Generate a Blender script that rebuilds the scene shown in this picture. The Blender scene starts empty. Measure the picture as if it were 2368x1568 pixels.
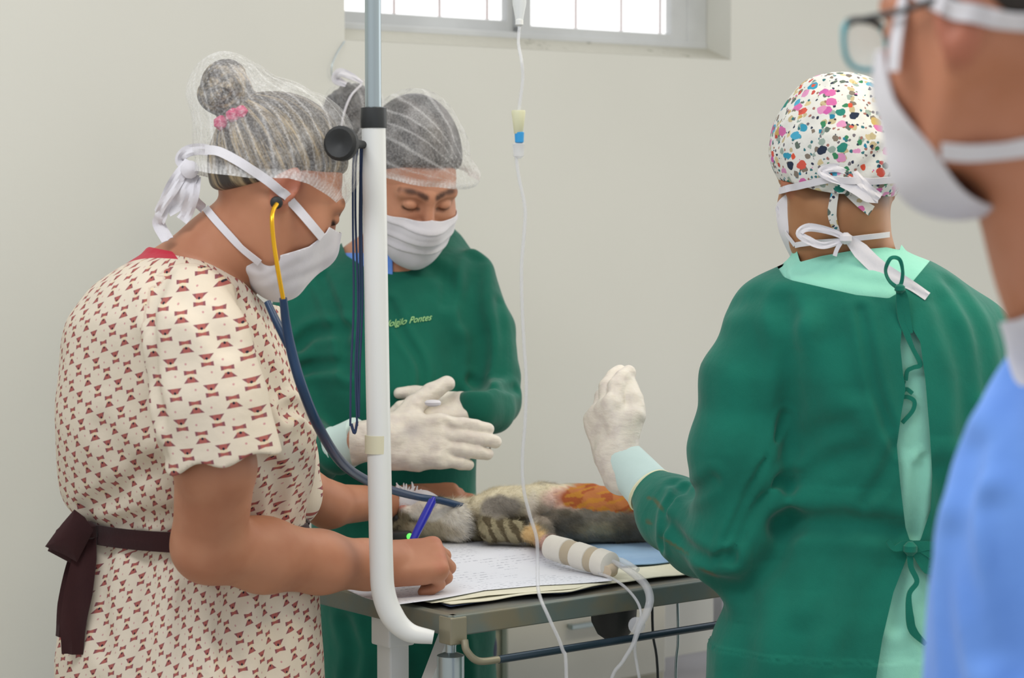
import bpy, bmesh, math, random
import numpy as np
from mathutils import Vector, Matrix

scene = bpy.context.scene
COL = scene.collection
# ---------------------------------------------------------------- camera
FPX, CX, CY, CAMZ = 5262.0, 1184.0, 784.0, 1.5
PITCH = math.atan((784 - 461) / FPX)
cam = bpy.data.cameras.new('camera')
camo = bpy.data.objects.new('camera', cam)
COL.objects.link(camo)
camo.location = (0, 0, CAMZ)
camo.rotation_euler = (math.pi / 2 - PITCH, 0, 0)
cam.sensor_width = 36
cam.lens = 36 * FPX / 2368
cam.clip_start = 0.05
cam.dof.use_dof = True
cam.dof.focus_distance = 3.45
cam.dof.aperture_fstop = 5.0
scene.camera = camo
# ---------------------------------------------------------------- light
scene.view_settings.view_transform = 'Standard'
scene.view_settings.look = 'None'
scene.view_settings.exposure = 0.22
scene.view_settings.gamma = 1.0
world = bpy.data.worlds.new('daylight'); scene.world = world
world.use_nodes = True
wn = world.node_tree; wn.nodes.clear()
wo = wn.nodes.new('ShaderNodeOutputWorld'); bg = wn.nodes.new('ShaderNodeBackground')
tc = wn.nodes.new('ShaderNodeTexCoord'); sx = wn.nodes.new('ShaderNodeSeparateXYZ')
mr = wn.nodes.new('ShaderNodeMapRange'); mr.inputs['From Min'].default_value = -0.05; mr.inputs['From Max'].default_value = 0.35
mr.inputs['To Min'].default_value = 0.62; mr.inputs['To Max'].default_value = 1.7
wn.links.new(tc.outputs['Generated'], sx.inputs[0]); wn.links.new(sx.outputs['Y'], mr.inputs['Value'])
wn.links.new(mr.outputs[0], bg.inputs['Strength']); bg.inputs['Color'].default_value = (0.985, 0.99, 1.0, 1)
wn.links.new(bg.outputs[0], wo.inputs[0])

def area(name, loc, target, size, power, color):
    l = bpy.data.lights.new(name, 'AREA'); l.shape = 'RECTANGLE'; l.size, l.size_y = size; l.energy = power; l.color = color
    o = bpy.data.objects.new(name, l); COL.objects.link(o); o.location = loc
    o.rotation_euler = (Vector(target) - Vector(loc)).to_track_quat('-Z', 'Y').to_euler()
    return o
area('ceiling_tube_light', (-0.9, 1.9, 2.85), (-0.5, 2.9, 0.6), (1.3, 0.5), 20, (0.97, 0.98, 1.0))
area('ceiling_tube_light', (1.3, 2.9, 2.85), (0.9, 3.5, 0.6), (1.3, 0.5), 18, (1.0, 0.88, 0.64))

# ---------------------------------------------------------------- pixel <-> world
cp, sp = math.cos(PITCH), math.sin(PITCH)
def ray(px, py):
    u = (np.asarray(px, float) - CX) / FPX; v = -(np.asarray(py, float) - CY) / FPX
    return np.stack([u, cp + v * sp, -sp + v * cp], -1)
def at(px, py, Y):
    d = ray(px, py); t = Y / d[..., 1]
    p = d * np.asarray(t)[..., None]; p[..., 2] += CAMZ
    return p
def A3(*t):
    return np.array([at(*q) for q in t])
def proj(p):
    x, y, z = p[..., 0], p[..., 1], p[..., 2] - CAMZ
    dep = y * cp - z * sp; up = y * sp + z * cp
    return CX + FPX * x / dep, CY - FPX * up / dep
def px2m(r, Y):
    return r * Y / FPX
def unit(v):
    v = np.asarray(v, float); return v / (np.linalg.norm(v) + 1e-12)

# ---------------------------------------------------------------- distance fields
def smin(a, b, k):
    if k <= 0: return np.minimum(a, b)
    h = np.maximum(k - np.abs(a - b), 0) / k
    return np.minimum(a, b) - h * h * k * 0.25
def smax(a, b, k): return -smin(-a, -b, k)
def U(k, *fs):
    def f(p):
        d = fs[0](p)
        for g in fs[1:]: d = smin(d, g(p), k)
        return d
    return f
def cone(a, b, ra, rb):
    a = np.asarray(a, float); b = np.asarray(b, float); ab = b - a; L = ab @ ab + 1e-12
    def f(p):
        t = np.clip((p - a) @ ab / L, 0, 1)
        return np.linalg.norm(p - (a + t[:, None] * ab), axis=1) - (ra + (rb - ra) * t)
    return f
def chain(pts, rads, k=0.0):
    fs = [cone(pts[i], pts[i + 1], rads[i], rads[i + 1]) for i in range(len(pts) - 1)]
    return U(k, *fs)
def pchain(rows, k=0.0):           # rows: px, py, Y, radius in px
    return chain([at(*r[:3]) for r in rows], [px2m(r[3], r[2]) for r in rows], k)
def ell(c, r, M=None):
    c = np.asarray(c, float); r = np.asarray(r, float)
    def f(p):
        q = p - c
        if M is not None: q = q @ M
        k0 = np.linalg.norm(q / r, axis=1); k1 = np.linalg.norm(q / (r * r), axis=1) + 1e-9
        return np.where(k0 < 1e-4, -r.min(), k0 * (k0 - 1) / k1)
    return f
def rbox(c, half, rad, M=None):
    c = np.asarray(c, float); half = np.asarray(half, float) - rad
    def f(p):
        q = p - c
        if M is not None: q = q @ M
        q = np.abs(q) - half
        return np.linalg.norm(np.maximum(q, 0), axis=1) + np.minimum(q.max(1), 0) - rad
    return f
def crom(P, n=8):                  # catmull-rom densify
    P = np.asarray(P, float)
    Q = np.vstack([2 * P[0] - P[1], P, 2 * P[-1] - P[-2]]); out = []
    for i in range(1, len(Q) - 2):
        for t in np.arange(n) / n:
            a, b, c, d = Q[i - 1], Q[i], Q[i + 1], Q[i + 2]
            out.append(0.5 * ((2 * b) + (c - a) * t + (2 * a - 5 * b + 4 * c - d) * t * t + (3 * b - a - 3 * c + d) * t ** 3))
    out.append(P[-1]); return np.array(out)
def zloft(rows, Y, extra=()):      # rows: py, px_left, px_right, ry, (dY): horizontal sections given by their outline
    S = []
    for r in rows:
        py, l, rr, ry = r[:4]; y = Y + (r[4] if len(r) > 4 else 0)
        a = at(l, py, y); b = at(rr, py, y)
        S.append([a[2], (a[0] + b[0]) / 2, y, (b[0] - a[0]) / 2, ry])
    S += [list(e) for e in extra]
    S = np.array(sorted(S)); D = crom(S, 6); o = np.argsort(D[:, 0]); D = D[o]
    def f(p):
        z = p[:, 2]; zc = np.clip(z, D[0, 0], D[-1, 0])
        cx, cy, rx, ry = [np.interp(zc, D[:, 0], D[:, i]) for i in (1, 2, 3, 4)]
        rx = np.maximum(rx, 0.004); ry = np.maximum(ry, 0.004)
        qx = (p[:, 0] - cx) / rx; qy = (p[:, 1] - cy) / ry
        k0 = np.sqrt(qx * qx + qy * qy); k1 = np.sqrt((qx / rx) ** 2 + (qy / ry) ** 2) + 1e-9
        d2 = np.where(k0 < 1e-3, -np.minimum(rx, ry), k0 * (k0 - 1) / k1)
        return smax(d2, np.maximum(z - D[-1, 0], D[0, 0] - z), 0.02)
    return f
def dpoly(pts):
    pts = np.asarray(pts, float)
    def f(p):
        d = np.full(len(p), 1e9)
        for a, b in zip(pts[:-1], pts[1:]):
            ab = b - a; t = np.clip((p - a) @ ab / (ab @ ab + 1e-12), 0, 1)
            d = np.minimum(d, np.linalg.norm(p - (a + t[:, None] * ab), axis=1))
        return d
    return f
def sub(f, off):
    return lambda p: f(p) - off
def cut(f, g, k=0.0):
    return lambda p: smax(f(p), -g(p), k)
def trace(f, px, py, y0=1.2, steps=90):
    px = np.atleast_1d(np.asarray(px, float)); py = np.atleast_1d(np.asarray(py, float))
    d = ray(px, py); d /= np.linalg.norm(d, axis=1)[:, None]; o = np.array([0, 0, CAMZ])
    t = np.full(len(px), y0)
    for _ in range(steps):
        t += np.clip(f(o + d * t[:, None]), -0.05, 0.3) * 0.8
        t = np.minimum(t, 8)
    return o + d * t[:, None]
def grad(f, p, e=0.0015):
    g = np.stack([f(p + np.eye(3)[i] * e) - f(p - np.eye(3)[i] * e) for i in range(3)], 1)
    return g / (np.linalg.norm(g, axis=1)[:, None] + 1e-9)
def folds(f, specs):
    """specs: (pixel polyline, width m, depth m): creases (+) and ridges (-) lying on the cloth"""
    items = []
    for pl, w, a in specs:
        pl = crom(np.array(pl, float), 4)
        P = trace(f, pl[:, 0], pl[:, 1]); keep = P[:, 1] < 6
        if keep.sum() > 1: items.append((dpoly(P[keep]), w, a, P[keep].min(0) - 3 * w, P[keep].max(0) + 3 * w))
    def g(p):
        d = f(p).copy()
        for dp, w, a, lo, hi in items:
            m = np.all((p > lo) & (p < hi), axis=1)
            if m.any():
                r = dp(p[m]); d[m] += a * np.exp(-(r / w) ** 2) - 0.45 * a * np.exp(-((r - 1.9 * w) / w) ** 2)
        return d
    return g
def wavy(f, amp, freq, seed=0):
    rs = np.random.RandomState(seed); K = rs.normal(size=(7, 3)) * freq; ph = rs.rand(7) * 6.28
    def g(p):
        q = p + 0.012 * np.sin(p[:, [1, 2, 0]] * freq * 1.3)
        return f(p) + amp * np.sin(q @ K.T + ph).sum(1) / 2.6
    return g

# ---------------------------------------------------------------- surface nets
def nets(f, lo, hi, h, newton=True):
    lo = np.asarray(lo, float); hi = np.asarray(hi, float)
    B = 12; n = (np.ceil((hi - lo) / h / B).astype(int)) * B + 1
    nb = (n - 1) // B
    gb = np.stack(np.meshgrid(*[np.arange(k) for k in nb], indexing='ij'), -1).reshape(-1, 3)
    cen = lo + (gb * B + B / 2) * h
    fc = f(cen); act = np.abs(fc) < B * h * 0.87 * 1.5 + 0.015
    V = np.ones(tuple(n), np.float32)
    for b in gb[(~act) & (fc < 0)]:
        x, y, z = b * B; V[x:x + B + 1, y:y + B + 1, z:z + B + 1] = -1
    off = np.stack(np.meshgrid(*[np.arange(B + 1)] * 3, indexing='ij'), -1).reshape(-1, 3)
    ab = gb[act]
    for i in range(0, len(ab), 60):
        c = ab[i:i + 60]
        idx = (c[:, None] * B + off[None]).reshape(-1, 3)
        v = f(lo + idx * h)
        V[idx[:, 0], idx[:, 1], idx[:, 2]] = v
    V[0] = V[-1] = 1; V[:, 0] = V[:, -1] = 1; V[:, :, 0] = V[:, :, -1] = 1
    S = V < 0
    cnt = np.zeros(tuple(n - 1), np.int8)
    for dx in (0, 1):
        for dy in (0, 1):
            for dz in (0, 1):
                cnt += S[dx:n[0] - 1 + dx, dy:n[1] - 1 + dy, dz:n[2] - 1 + dz]
    C = np.argwhere((cnt > 0) & (cnt < 8))
    im = np.full(tuple(n - 1), -1, np.int32); im[C[:, 0], C[:, 1], C[:, 2]] = np.arange(len(C))
    cor = [(a, b, c) for a in (0, 1) for b in (0, 1) for c in (0, 1)]
    vals = {c: V[C[:, 0] + c[0], C[:, 1] + c[1], C[:, 2] + c[2]] for c in cor}
    acc = np.zeros((len(C), 3)); num = np.zeros(len(C))
    for i in range(8):
        for j in range(i + 1, 8):
            a, b = np.array(cor[i]), np.array(cor[j])
            if np.abs(a - b).sum() != 1: continue
            va, vb = vals[cor[i]], vals[cor[j]]; m = (va < 0) != (vb < 0)
            t = np.where(m, va / (va - vb + 1e-20), 0)
            acc[m] += (a + t[m, None] * (b - a)); num[m] += 1
    P = lo + (C + acc / num[:, None]) * h
    F = []
    for ax in range(3):
        o = [(1, 2), (2, 0), (0, 1)][ax]
        sl0 = [slice(1, -1)] * 3; sl0[ax] = slice(0, -1); sl1 = list(sl0); sl1[ax] = slice(1, None)
        e0, e1 = S[tuple(sl0)], S[tuple(sl1)]
        E = np.argwhere(e0 != e1); e = E.copy()
        flip = e0[E[:, 0], E[:, 1], E[:, 2]]
        for k in o: e[:, k] += 1
        def cell(du, dv):
            q = e.copy(); q[:, o[0]] -= du; q[:, o[1]] -= dv
            return im[q[:, 0], q[:, 1], q[:, 2]]
        q = np.stack([cell(1, 1), cell(0, 1), cell(0, 0), cell(1, 0)], 1)
        q[~flip] = q[~flip][:, ::-1]
        F.append(q)
    F = np.vstack(F); F = F[(F >= 0).all(1)]
    if newton and len(P):
        for _ in range(2):
            e = h * 0.4; v = f(P)
            g = np.stack([f(P + np.eye(3)[i] * e) - f(P - np.eye(3)[i] * e) for i in range(3)], 1) / (2 * e)
            g2 = (g * g).sum(1) + 1e-3
            P = P - np.clip(v / g2, -h, h)[:, None] * g * 0.8
    return P, F
def tri(F):
    F = np.asarray(F)
    return F if F.shape[1] == 3 else np.vstack([F[:, [0, 1, 2]], F[:, [0, 2, 3]]])
def clip(V, F, sf):
    """keep the part of the mesh where sf(V) < 0, cut cleanly"""
    T = tri(F); s = sf(V); ins = s < 0; k = ins[T].sum(1)
    keep = list(map(list, T[k == 3])); new = []; cache = {}; nv = len(V)
    def mid(a, b):
        key = (a, b) if a < b else (b, a)
        if key not in cache:
            t = s[a] / (s[a] - s[b]); new.append(V[a] + t * (V[b] - V[a])); cache[key] = nv + len(new) - 1
        return cache[key]
    for t in T[(k == 1) | (k == 2)]:
        t = list(t)
        while not (ins[t[0]] and not ins[t[2]]): t = t[1:] + t[:1]
        a, b, c = t
        if ins[b]:
            m1, m2 = mid(b, c), mid(c, a); keep += [[a, b, m1], [a, m1, m2]]
        else:
            keep.append([a, mid(a, b), mid(c, a)])
    V2 = np.vstack([V, np.array(new)]) if new else V
    F2 = np.array(keep, int); used = np.unique(F2); re = np.full(len(V2), -1); re[used] = np.arange(len(used))
    return V2[used], re[F2]

# ---------------------------------------------------------------- mesh objects
def mesh(name, V, F, mat, parent=None, smooth=True, attrs=None, solid=0.0, offs=0.0):
    me = bpy.data.meshes.new(name)
    V = np.asarray(V, np.float32)
    if isinstance(F, np.ndarray):
        k = F.shape[1]; me.vertices.add(len(V)); me.vertices.foreach_set('co', V.ravel())
        me.loops.add(F.size); me.loops.foreach_set('vertex_index', F.astype(np.int32).ravel())
        me.polygons.add(len(F)); me.polygons.foreach_set('loop_start', np.arange(0, F.size, k, dtype=np.int32))
        me.update(calc_edges=True)
    else:
        me.from_pydata([tuple(map(float, v)) for v in V], [], [list(map(int, q)) for q in F]); me.update()
    me.validate()
    if smooth: me.shade_smooth()
    for k, a in (attrs or {}).items():
        a = np.asarray(a, np.float32)
        if len(a) != len(me.vertices): continue
        if k == 'Col':
            at_ = me.attributes.new('Col', 'FLOAT_COLOR', 'POINT'); at_.data.foreach_set('color', np.hstack([a, np.ones((len(a), 1), np.float32)]).ravel())
        else:
            at_ = me.attributes.new(k, 'FLOAT_VECTOR', 'POINT'); at_.data.foreach_set('vector', a.ravel())
    if mat: me.materials.append(mat)
    o = bpy.data.objects.new(name, me); COL.objects.link(o)
    if parent is not None:
        o.parent = parent; o.matrix_parent_inverse = Matrix.Translation(parent_loc(parent)).inverted()
    if solid:
        m = o.modifiers.new('thickness', 'SOLIDIFY'); m.thickness = solid; m.offset = offs
    return o
def parent_loc(p):
    v = Vector((0, 0, 0))
    while p is not None:
        v += p.location; p = p.parent
        break
    return v
def thing(name, label, cat, loc=(0, 0, 0), group=None):
    o = bpy.data.objects.new(name, None); COL.objects.link(o); o.location = [float(c) for c in loc]
    o.empty_display_size = 0.05
    return tag(o, label, cat, group)
def tag(o, label, cat=None, group=None, kind=None):
    if label: o['label'] = label
    if cat: o['category'] = cat
    if group: o['group'] = group
    if kind: o['kind'] = kind
    return o
def struct(o):
    o['kind'] = 'structure'; return o
class MB:
    """collects shapes into one mesh"""
    def __init__(s): s.V = []; s.F = []
    def add(s, V, F):
        n = len(s.V); s.V += [tuple(map(float, v)) for v in V]; s.F += [[int(i) + n for i in f] for f in F]; return s
    def box(s, c, half, M=np.eye(3), bev=0.0):
        bm = bmesh.new(); bmesh.ops.create_cube(bm, size=2)
        for v in bm.verts: v.co = Vector([v.co[i] * half[i] for i in range(3)])
        if bev > 0: bmesh.ops.bevel(bm, geom=bm.edges[:], offset=bev, segments=2, affect='EDGES', profile=0.5)
        bm.verts.index_update()
        V = np.array([v.co[:] for v in bm.verts]) @ np.asarray(M).T + np.asarray(c); F = [[v.index for v in f.verts] for f in bm.faces]
        bm.free(); return s.add(V, F)
    def tube(s, pts, r, n=10, smooth=6, flat=1.0, caps=True):
        P = crom(pts, smooth) if smooth > 1 and len(pts) > 2 else np.asarray(pts, float)
        r = np.asarray(r, float) * np.ones(len(pts))
        R = np.interp(np.linspace(0, len(pts) - 1, len(P)), np.arange(len(pts)), r)
        T = np.gradient(P, axis=0); T /= np.linalg.norm(T, axis=1)[:, None] + 1e-12
        nrm = unit(np.cross(T[0], [0.1, 1, 0.05])); V = []; F = []
        for i in range(len(P)):
            nrm = unit(nrm - T[i] * (nrm @ T[i])); b = np.cross(T[i], nrm)
            for k in range(n):
                a = 2 * math.pi * k / n; V.append(P[i] + R[i] * (math.cos(a) * nrm + flat * math.sin(a) * b))
        for i in range(len(P) - 1):
            for k in range(n):
                F.append([i * n + k, i * n + (k + 1) % n, (i + 1) * n + (k + 1) % n, (i + 1) * n + k])
        if caps: F += [list(range(n))[::-1], [(len(P) - 1) * n + k for k in range(n)]]
        return s.add(V, F)
    def lathe(s, a, axis, prof, n=24):
        """prof: (distance along axis, radius)"""
        a = np.asarray(a, float); axis = unit(axis); u = unit(np.cross(axis, [0.3, 0.2, 0.9])); v = np.cross(axis, u)
        V = []; F = []
        for d, r in prof:
            for k in range(n):
                t = 2 * math.pi * k / n; V.append(a + axis * d + max(r, 1e-5) * (u * math.cos(t) + v * math.sin(t)))
        for i in range(len(prof) - 1):
            for k in range(n):
                F.append([i * n + k, i * n + (k + 1) % n, (i + 1) * n + (k + 1) % n, (i + 1) * n + k])
        return s.add(V, F + [list(range(n))[::-1], [(len(prof) - 1) * n + k for k in range(n)]])
    def ribbon(s, P, N, w, th=0.0015, sm=6, wave=0.0):
        """flat strap following P with face normals N"""
        n0 = len(P); P = crom(P, sm) if n0 > 2 else np.asarray(P, float); N = np.asarray(N, float) * np.ones((n0, 3))
        x = np.linspace(0, n0 - 1, len(P)); N = np.stack([np.interp(x, np.arange(n0), N[:, i]) for i in range(3)], 1)
        W = np.interp(x, np.arange(n0), np.asarray(w, float) * np.ones(n0))
        T = np.gradient(P, axis=0); T /= np.linalg.norm(T, axis=1)[:, None] + 1e-12
        Sd = np.cross(T, N); Sd /= np.linalg.norm(Sd, axis=1)[:, None] + 1e-12; Nn = np.cross(Sd, T)
        V = []; F = []; m = 5
        for i in range(len(P)):
            for k in range(m):
                q = (k / (m - 1) - 0.5); V.append(P[i] + Sd[i] * W[i] * q + Nn[i] * (th + wave * math.sin(q * 9 + i * 0.35)))
            for k in range(m):
                q = (k / (m - 1) - 0.5); V.append(P[i] + Sd[i] * W[i] * q + Nn[i] * (-th * 0 + wave * math.sin(q * 9 + i * 0.35)))
        M2 = 2 * m
        for i in range(len(P) - 1):
            for k in range(m - 1):
                F.append([i * M2 + k, i * M2 + k + 1, (i + 1) * M2 + k + 1, (i + 1) * M2 + k])
                F.append([i * M2 + m + k, (i + 1) * M2 + m + k, (i + 1) * M2 + m + k + 1, i * M2 + m + k + 1])
            F.append([i * M2, (i + 1) * M2, (i + 1) * M2 + m, i * M2 + m]); F.append([i * M2 + m - 1, i * M2 + 2 * m - 1, (i + 1) * M2 + 2 * m - 1, (i + 1) * M2 + m - 1])
        return s.add(V, F)
    def obj(s, name, mat, parent=None, smooth=True, auto=True, **kw):
        o = mesh(name, np.array(s.V), s.F, mat, parent, smooth, **kw)
        if smooth and auto: 
            try: o.data.set_sharp_from_angle(angle=math.radians(40))
            except Exception: pass
        return o
def fobj(name, f, lo, hi, h, mat, parent=None, clips=(), attrs=None, solid=0.0, offs=0.0, newton=True):
    V, F = nets(f, lo, hi, h, newton)
    for c in clips: V, F = clip(V, F, c)
    return mesh(name, V, F, mat, parent, True, attrs=attrs(V) if attrs else None, solid=solid, offs=offs)
def strap(mb, f, pix, w, off=0.0015, th=0.0012, y0=1.2):
    """a ribbon laid on field f along a pixel polyline"""
    pix = crom(np.array(pix, float), 3); P = trace(f, pix[:, 0], pix[:, 1], y0); P = P[np.abs(f(P)) < .006]; N = grad(f, P, 0.004)
    mb.ribbon(P + N * off, N, (w if np.isscalar(w) else w[0]), th, sm=3)

# ---------------------------------------------------------------- materials
def lin(h):
    h = h.lstrip('#'); c = [int(h[i:i + 2], 16) / 255 for i in (0, 2, 4)]
    return tuple(x / 12.92 if x <= 0.04045 else ((x + 0.055) / 1.055) ** 2.4 for x in c)
def L(h, k=1.0): return tuple(min(1, x * k) for x in lin(h)) + (1,)
class E:
    """tiny shader-math language"""
    def __init__(s, m, sock): s.m, s.s = m, sock
    def _op(s, op, *a, clampit=False):
        n = s.m.nt.nodes.new('ShaderNodeMath'); n.operation = op; n.use_clamp = clampit
        for i, x in enumerate((s,) + a):
            if isinstance(x, E): s.m.nt.links.new(x.s, n.inputs[i])
            else: n.inputs[i].default_value = float(x)
        return E(s.m, n.outputs[0])
    def __add__(s, o): return s._op('ADD', o)
    def __radd__(s, o): return s._op('ADD', o)
    def __sub__(s, o): return s._op('SUBTRACT', o)
    def __rsub__(s, o): return (s * -1)._op('ADD', o)
    def __mul__(s, o): return s._op('MULTIPLY', o)
    def __rmul__(s, o): return s._op('MULTIPLY', o)
    def __truediv__(s, o): return s._op('DIVIDE', o)
    def lt(s, o): return s._op('LESS_THAN', o)
    def gt(s, o): return s._op('GREATER_THAN', o)
    def abs(s): return s._op('ABSOLUTE')
    def fract(s): return s._op('FRACT')
    def floor(s): return s._op('FLOOR')
    def mod(s, o): return s._op('FLOORED_MODULO', o)
    def min(s, o): return s._op('MINIMUM', o)
    def max(s, o): return s._op('MAXIMUM', o)
    def sin(s): return s._op('SINE')
    def pow(s, o): return s._op('POWER', o)
    def sqrt(s): return s._op('SQRT')
    def step(s, a, b):
        n = s.m.nt.nodes.new('ShaderNodeMapRange'); n.interpolation_type = 'SMOOTHSTEP'
        s.m.nt.links.new(s.s, n.inputs[0]); n.inputs[1].default_value = a; n.inputs[2].default_value = b
        return E(s.m, n.outputs[0])
class Mat:
    def __init__(s, name, col='#808080', rough=0.6, k=1.0, metal=0.0, **kw):
        s.mat = bpy.data.materials.new(name); s.mat.use_nodes = True; s.nt = s.mat.node_tree
        s.b = s.nt.nodes['Principled BSDF']; s.b.inputs['Base Color'].default_value = L(col, k)
        s.b.inputs['Roughness'].default_value = rough; s.b.inputs['Metallic'].default_value = metal
        for a, v in kw.items(): s.b.inputs[a.replace('_', ' ')].default_value = v
    def coord(s, kind='Object'):
        n = s.nt.nodes.new('ShaderNodeTexCoord'); return n.outputs[kind]
    def attr(s, name):
        n = s.nt.nodes.new('ShaderNodeAttribute'); n.attribute_name = name; return n
    def xyz(s, sock):
        n = s.nt.nodes.new('ShaderNodeSeparateXYZ'); s.nt.links.new(sock, n.inputs[0]); return [E(s, n.outputs[i]) for i in range(3)]
    def noise(s, scale=10, detail=3, vec=None, rough=0.5, stretch=None):
        n = s.nt.nodes.new('ShaderNodeTexNoise'); n.inputs['Scale'].default_value = scale; n.inputs['Detail'].default_value = detail; n.inputs['Roughness'].default_value = rough
        v = vec if vec is not None else s.coord()
        if stretch is not None:
            mp = s.nt.nodes.new('ShaderNodeMapping'); mp.inputs['Scale'].default_value = stretch; s.nt.links.new(v, mp.inputs[0]); v = mp.outputs[0]
        s.nt.links.new(v, n.inputs['Vector']); return n
    def mix(s, fac, a, b):
        n = s.nt.nodes.new('ShaderNodeMix'); n.data_type = 'RGBA'
        for x, i in ((fac, 0), (a, 6), (b, 7)):
            if isinstance(x, E): s.nt.links.new(x.s, n.inputs[i])
            elif isinstance(x, bpy.types.NodeSocket): s.nt.links.new(x, n.inputs[i])
            elif isinstance(x, str): n.inputs[i].default_value = L(x)
            else: n.inputs[i].default_value = x
        return n.outputs[2]
    def color(s, sock): s.nt.links.new(sock.s if isinstance(sock, E) else sock, s.b.inputs['Base Color']); return s
    def bump(s, sock, strength=0.3, dist=0.002):
        n = s.nt.nodes.new('ShaderNodeBump'); n.inputs['Strength'].default_value = strength; n.inputs['Distance'].default_value = dist
        s.nt.links.new(sock.s if isinstance(sock, E) else sock, n.inputs['Height']); s.nt.links.new(n.outputs[0], s.b.inputs['Normal']); return s
    def alpha(s, e): s.nt.links.new(e.s, s.b.inputs['Alpha']); return s
def speck(name, c1, c2, scale=30, rough=0.7, bump=0.2, bd=0.002, k=1.0, metal=0.0, detail=4, lo=0.35, hi=0.65, **kw):
    m = Mat(name, c1, rough, metal=metal, **kw); n = m.noise(scale, detail)
    m.color(m.mix(E(m, n.outputs[0]).step(lo, hi), c1, c2))
    if bump: m.bump(n.outputs[0], bump, bd)
    return m
# ================================================================ materials in use
def m_skin(name, c1, c2, dark=None):
    m = Mat(name, c1, 0.5); m.b.inputs['Subsurface Weight'].default_value = 0.12
    m.b.inputs['Subsurface Radius'].default_value = (0.012, 0.005, 0.003); m.b.inputs['Subsurface Scale'].default_value = 1.0
    m.b.inputs['Specular IOR Level'].default_value = 0.35
    n = m.noise(14, 3); c = m.mix(E(m, n.outputs[0]).step(0.35, 0.7), c1, c2)
    a = m.attr('tone'); t = m.xyz(a.outputs['Vector'])      # x: eyebrow / hair, y: redness (ear, lips, knuckles)
    c = m.mix(t[1], c, '#a45646'); c = m.mix(t[0], c, dark or '#2a1a14'); m.color(c)
    m.bump(m.noise(260, 2).outputs[0], 0.08, 0.0008); return m.mat
def m_cloth(name, c1, c2, scale=9, weave=900, k=1.0, bump=0.35, rough=0.85, stain=None):
    m = Mat(name, c1, rough); m.b.inputs['Specular IOR Level'].default_value = 0.2
    n = m.noise(scale, 4); cc_ = m.mix(E(m, n.outputs[0]).step(0.3, 0.7), c1, c2)
    if stain: cc_ = m.mix(m.xyz(m.attr('tone').outputs['Vector'])[0], cc_, stain)
    m.color(cc_)
    big = E(m, m.noise(18, 4, stretch=(1.0, 1.0, 0.55)).outputs[0]); fine = E(m, m.noise(weave, 1).outputs[0])
    m.bump(big * 1.0 + fine * 0.06, bump, 0.012); m.b.inputs['Sheen Weight'].default_value = 0.15; return m.mat
M_SKIN_A = m_skin('skin_warm_tan', '#b37d60', '#a87054')
M_SKIN_B = m_skin('skin_light_tan', '#bb8669', '#b27a5f')
M_SKIN_C = m_skin('skin_olive', '#a87a56', '#9c6d4a')
M_SKIN_D = m_skin('skin_reddish_brown', '#c08468', '#b67858')
M_GREEN = m_cloth('green_surgical_cotton', '#0f6e5c', '#0c6252', stain='#5a5230')
M_GREEN2 = m_cloth('deep_green_surgical_cotton', '#0d6350', '#0a5747')
M_MINT = m_cloth('mint_scrub_cotton', '#8fd2bd', '#84c6b2')
M_BLUE = m_cloth('periwinkle_scrub_cotton', '#6d9ae4', '#638fdc')
M_WHITE = m_cloth('white_nonwoven_fabric', '#dcdade', '#d2d0d6', bump=0.25)
M_BROWN = m_cloth('dark_brown_sash_cotton', '#35191a', '#2b1416')
M_RED = m_cloth('red_undershirt_cotton', '#b8283c', '#a82236')
M_NAVY = m_cloth('navy_trousers_cotton', '#26324f', '#222c46')
M_SHOE = Mat('white_shoe_leather', '#c9c8c4', 0.5).mat
M_GLOVE = Mat('pale_latex_glove', '#d6cfc2', 0.45); 
_m = M_GLOVE; _n = _m.noise(45, 4); _m.color(_m.mix(E(_m, _n.outputs[0]).step(0.35, 0.7), '#dcd5c8', '#cfc6bd')); _m.bump(_m.noise(40, 4, stretch=(1, 1, 2.2)).outputs[0], 0.45, 0.006)
_m.b.inputs['Subsurface Weight'].default_value = 0.15; _m.b.inputs['Subsurface Radius'].default_value = (0.01, 0.007, 0.005); _m.b.inputs['Subsurface Scale'].default_value = 1; M_GLOVE = _m.mat
M_CUFF = m_cloth('pale_ribbed_cuff', '#c6dcd8', '#bdd2cf', bump=0.15)
def m_net():
    m = Mat('translucent_bouffant_fabric', '#f0f0f0', 0.9)
    m.b.inputs['Specular IOR Level'].default_value = 0.1
    a = m.attr('tone'); t = m.xyz(a.outputs['Vector'])      # x: gather lines, y: elastic band
    n = E(m, m.noise(330, 1).outputs[0]).step(0.4, 0.62); w = E(m, m.noise(26, 3, stretch=(1, 1, 1)).outputs[0]).step(0.45, 0.75)
    al = (n * 0.10 + w * 0.14 + t[0] * 0.42 + t[1] * 0.6 + 0.07).min(1.0)
    m.alpha(al); m.mat.blend_method = 'HASHED' if hasattr(m.mat, 'blend_method') else None
    return m.mat
M_NET = m_net()
def m_hair(name, c1, c2, stretch=(1, 1, 1), lo=0.35, hi=0.65):
    m = Mat(name, c1, 0.45); a = m.attr('st'); n = m.noise(1.0, 5, vec=a.outputs['Vector'], rough=0.65)
    e = E(m, n.outputs[0]); m.color(m.mix(e.step(lo, hi), c1, c2)); m.bump(n.outputs[0], 0.6, 0.004); return m.mat
M_HAIR_A = m_hair('brown_hair_with_blond_streaks', '#352e29', '#b09d7a', lo=0.44, hi=0.74)
M_HAIR_B = m_hair('very_dark_hair', '#1e1a1b', '#5a5553')
M_HAIR_C = m_hair('black_brown_hair', '#14100e', '#2c1e16')
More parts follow.
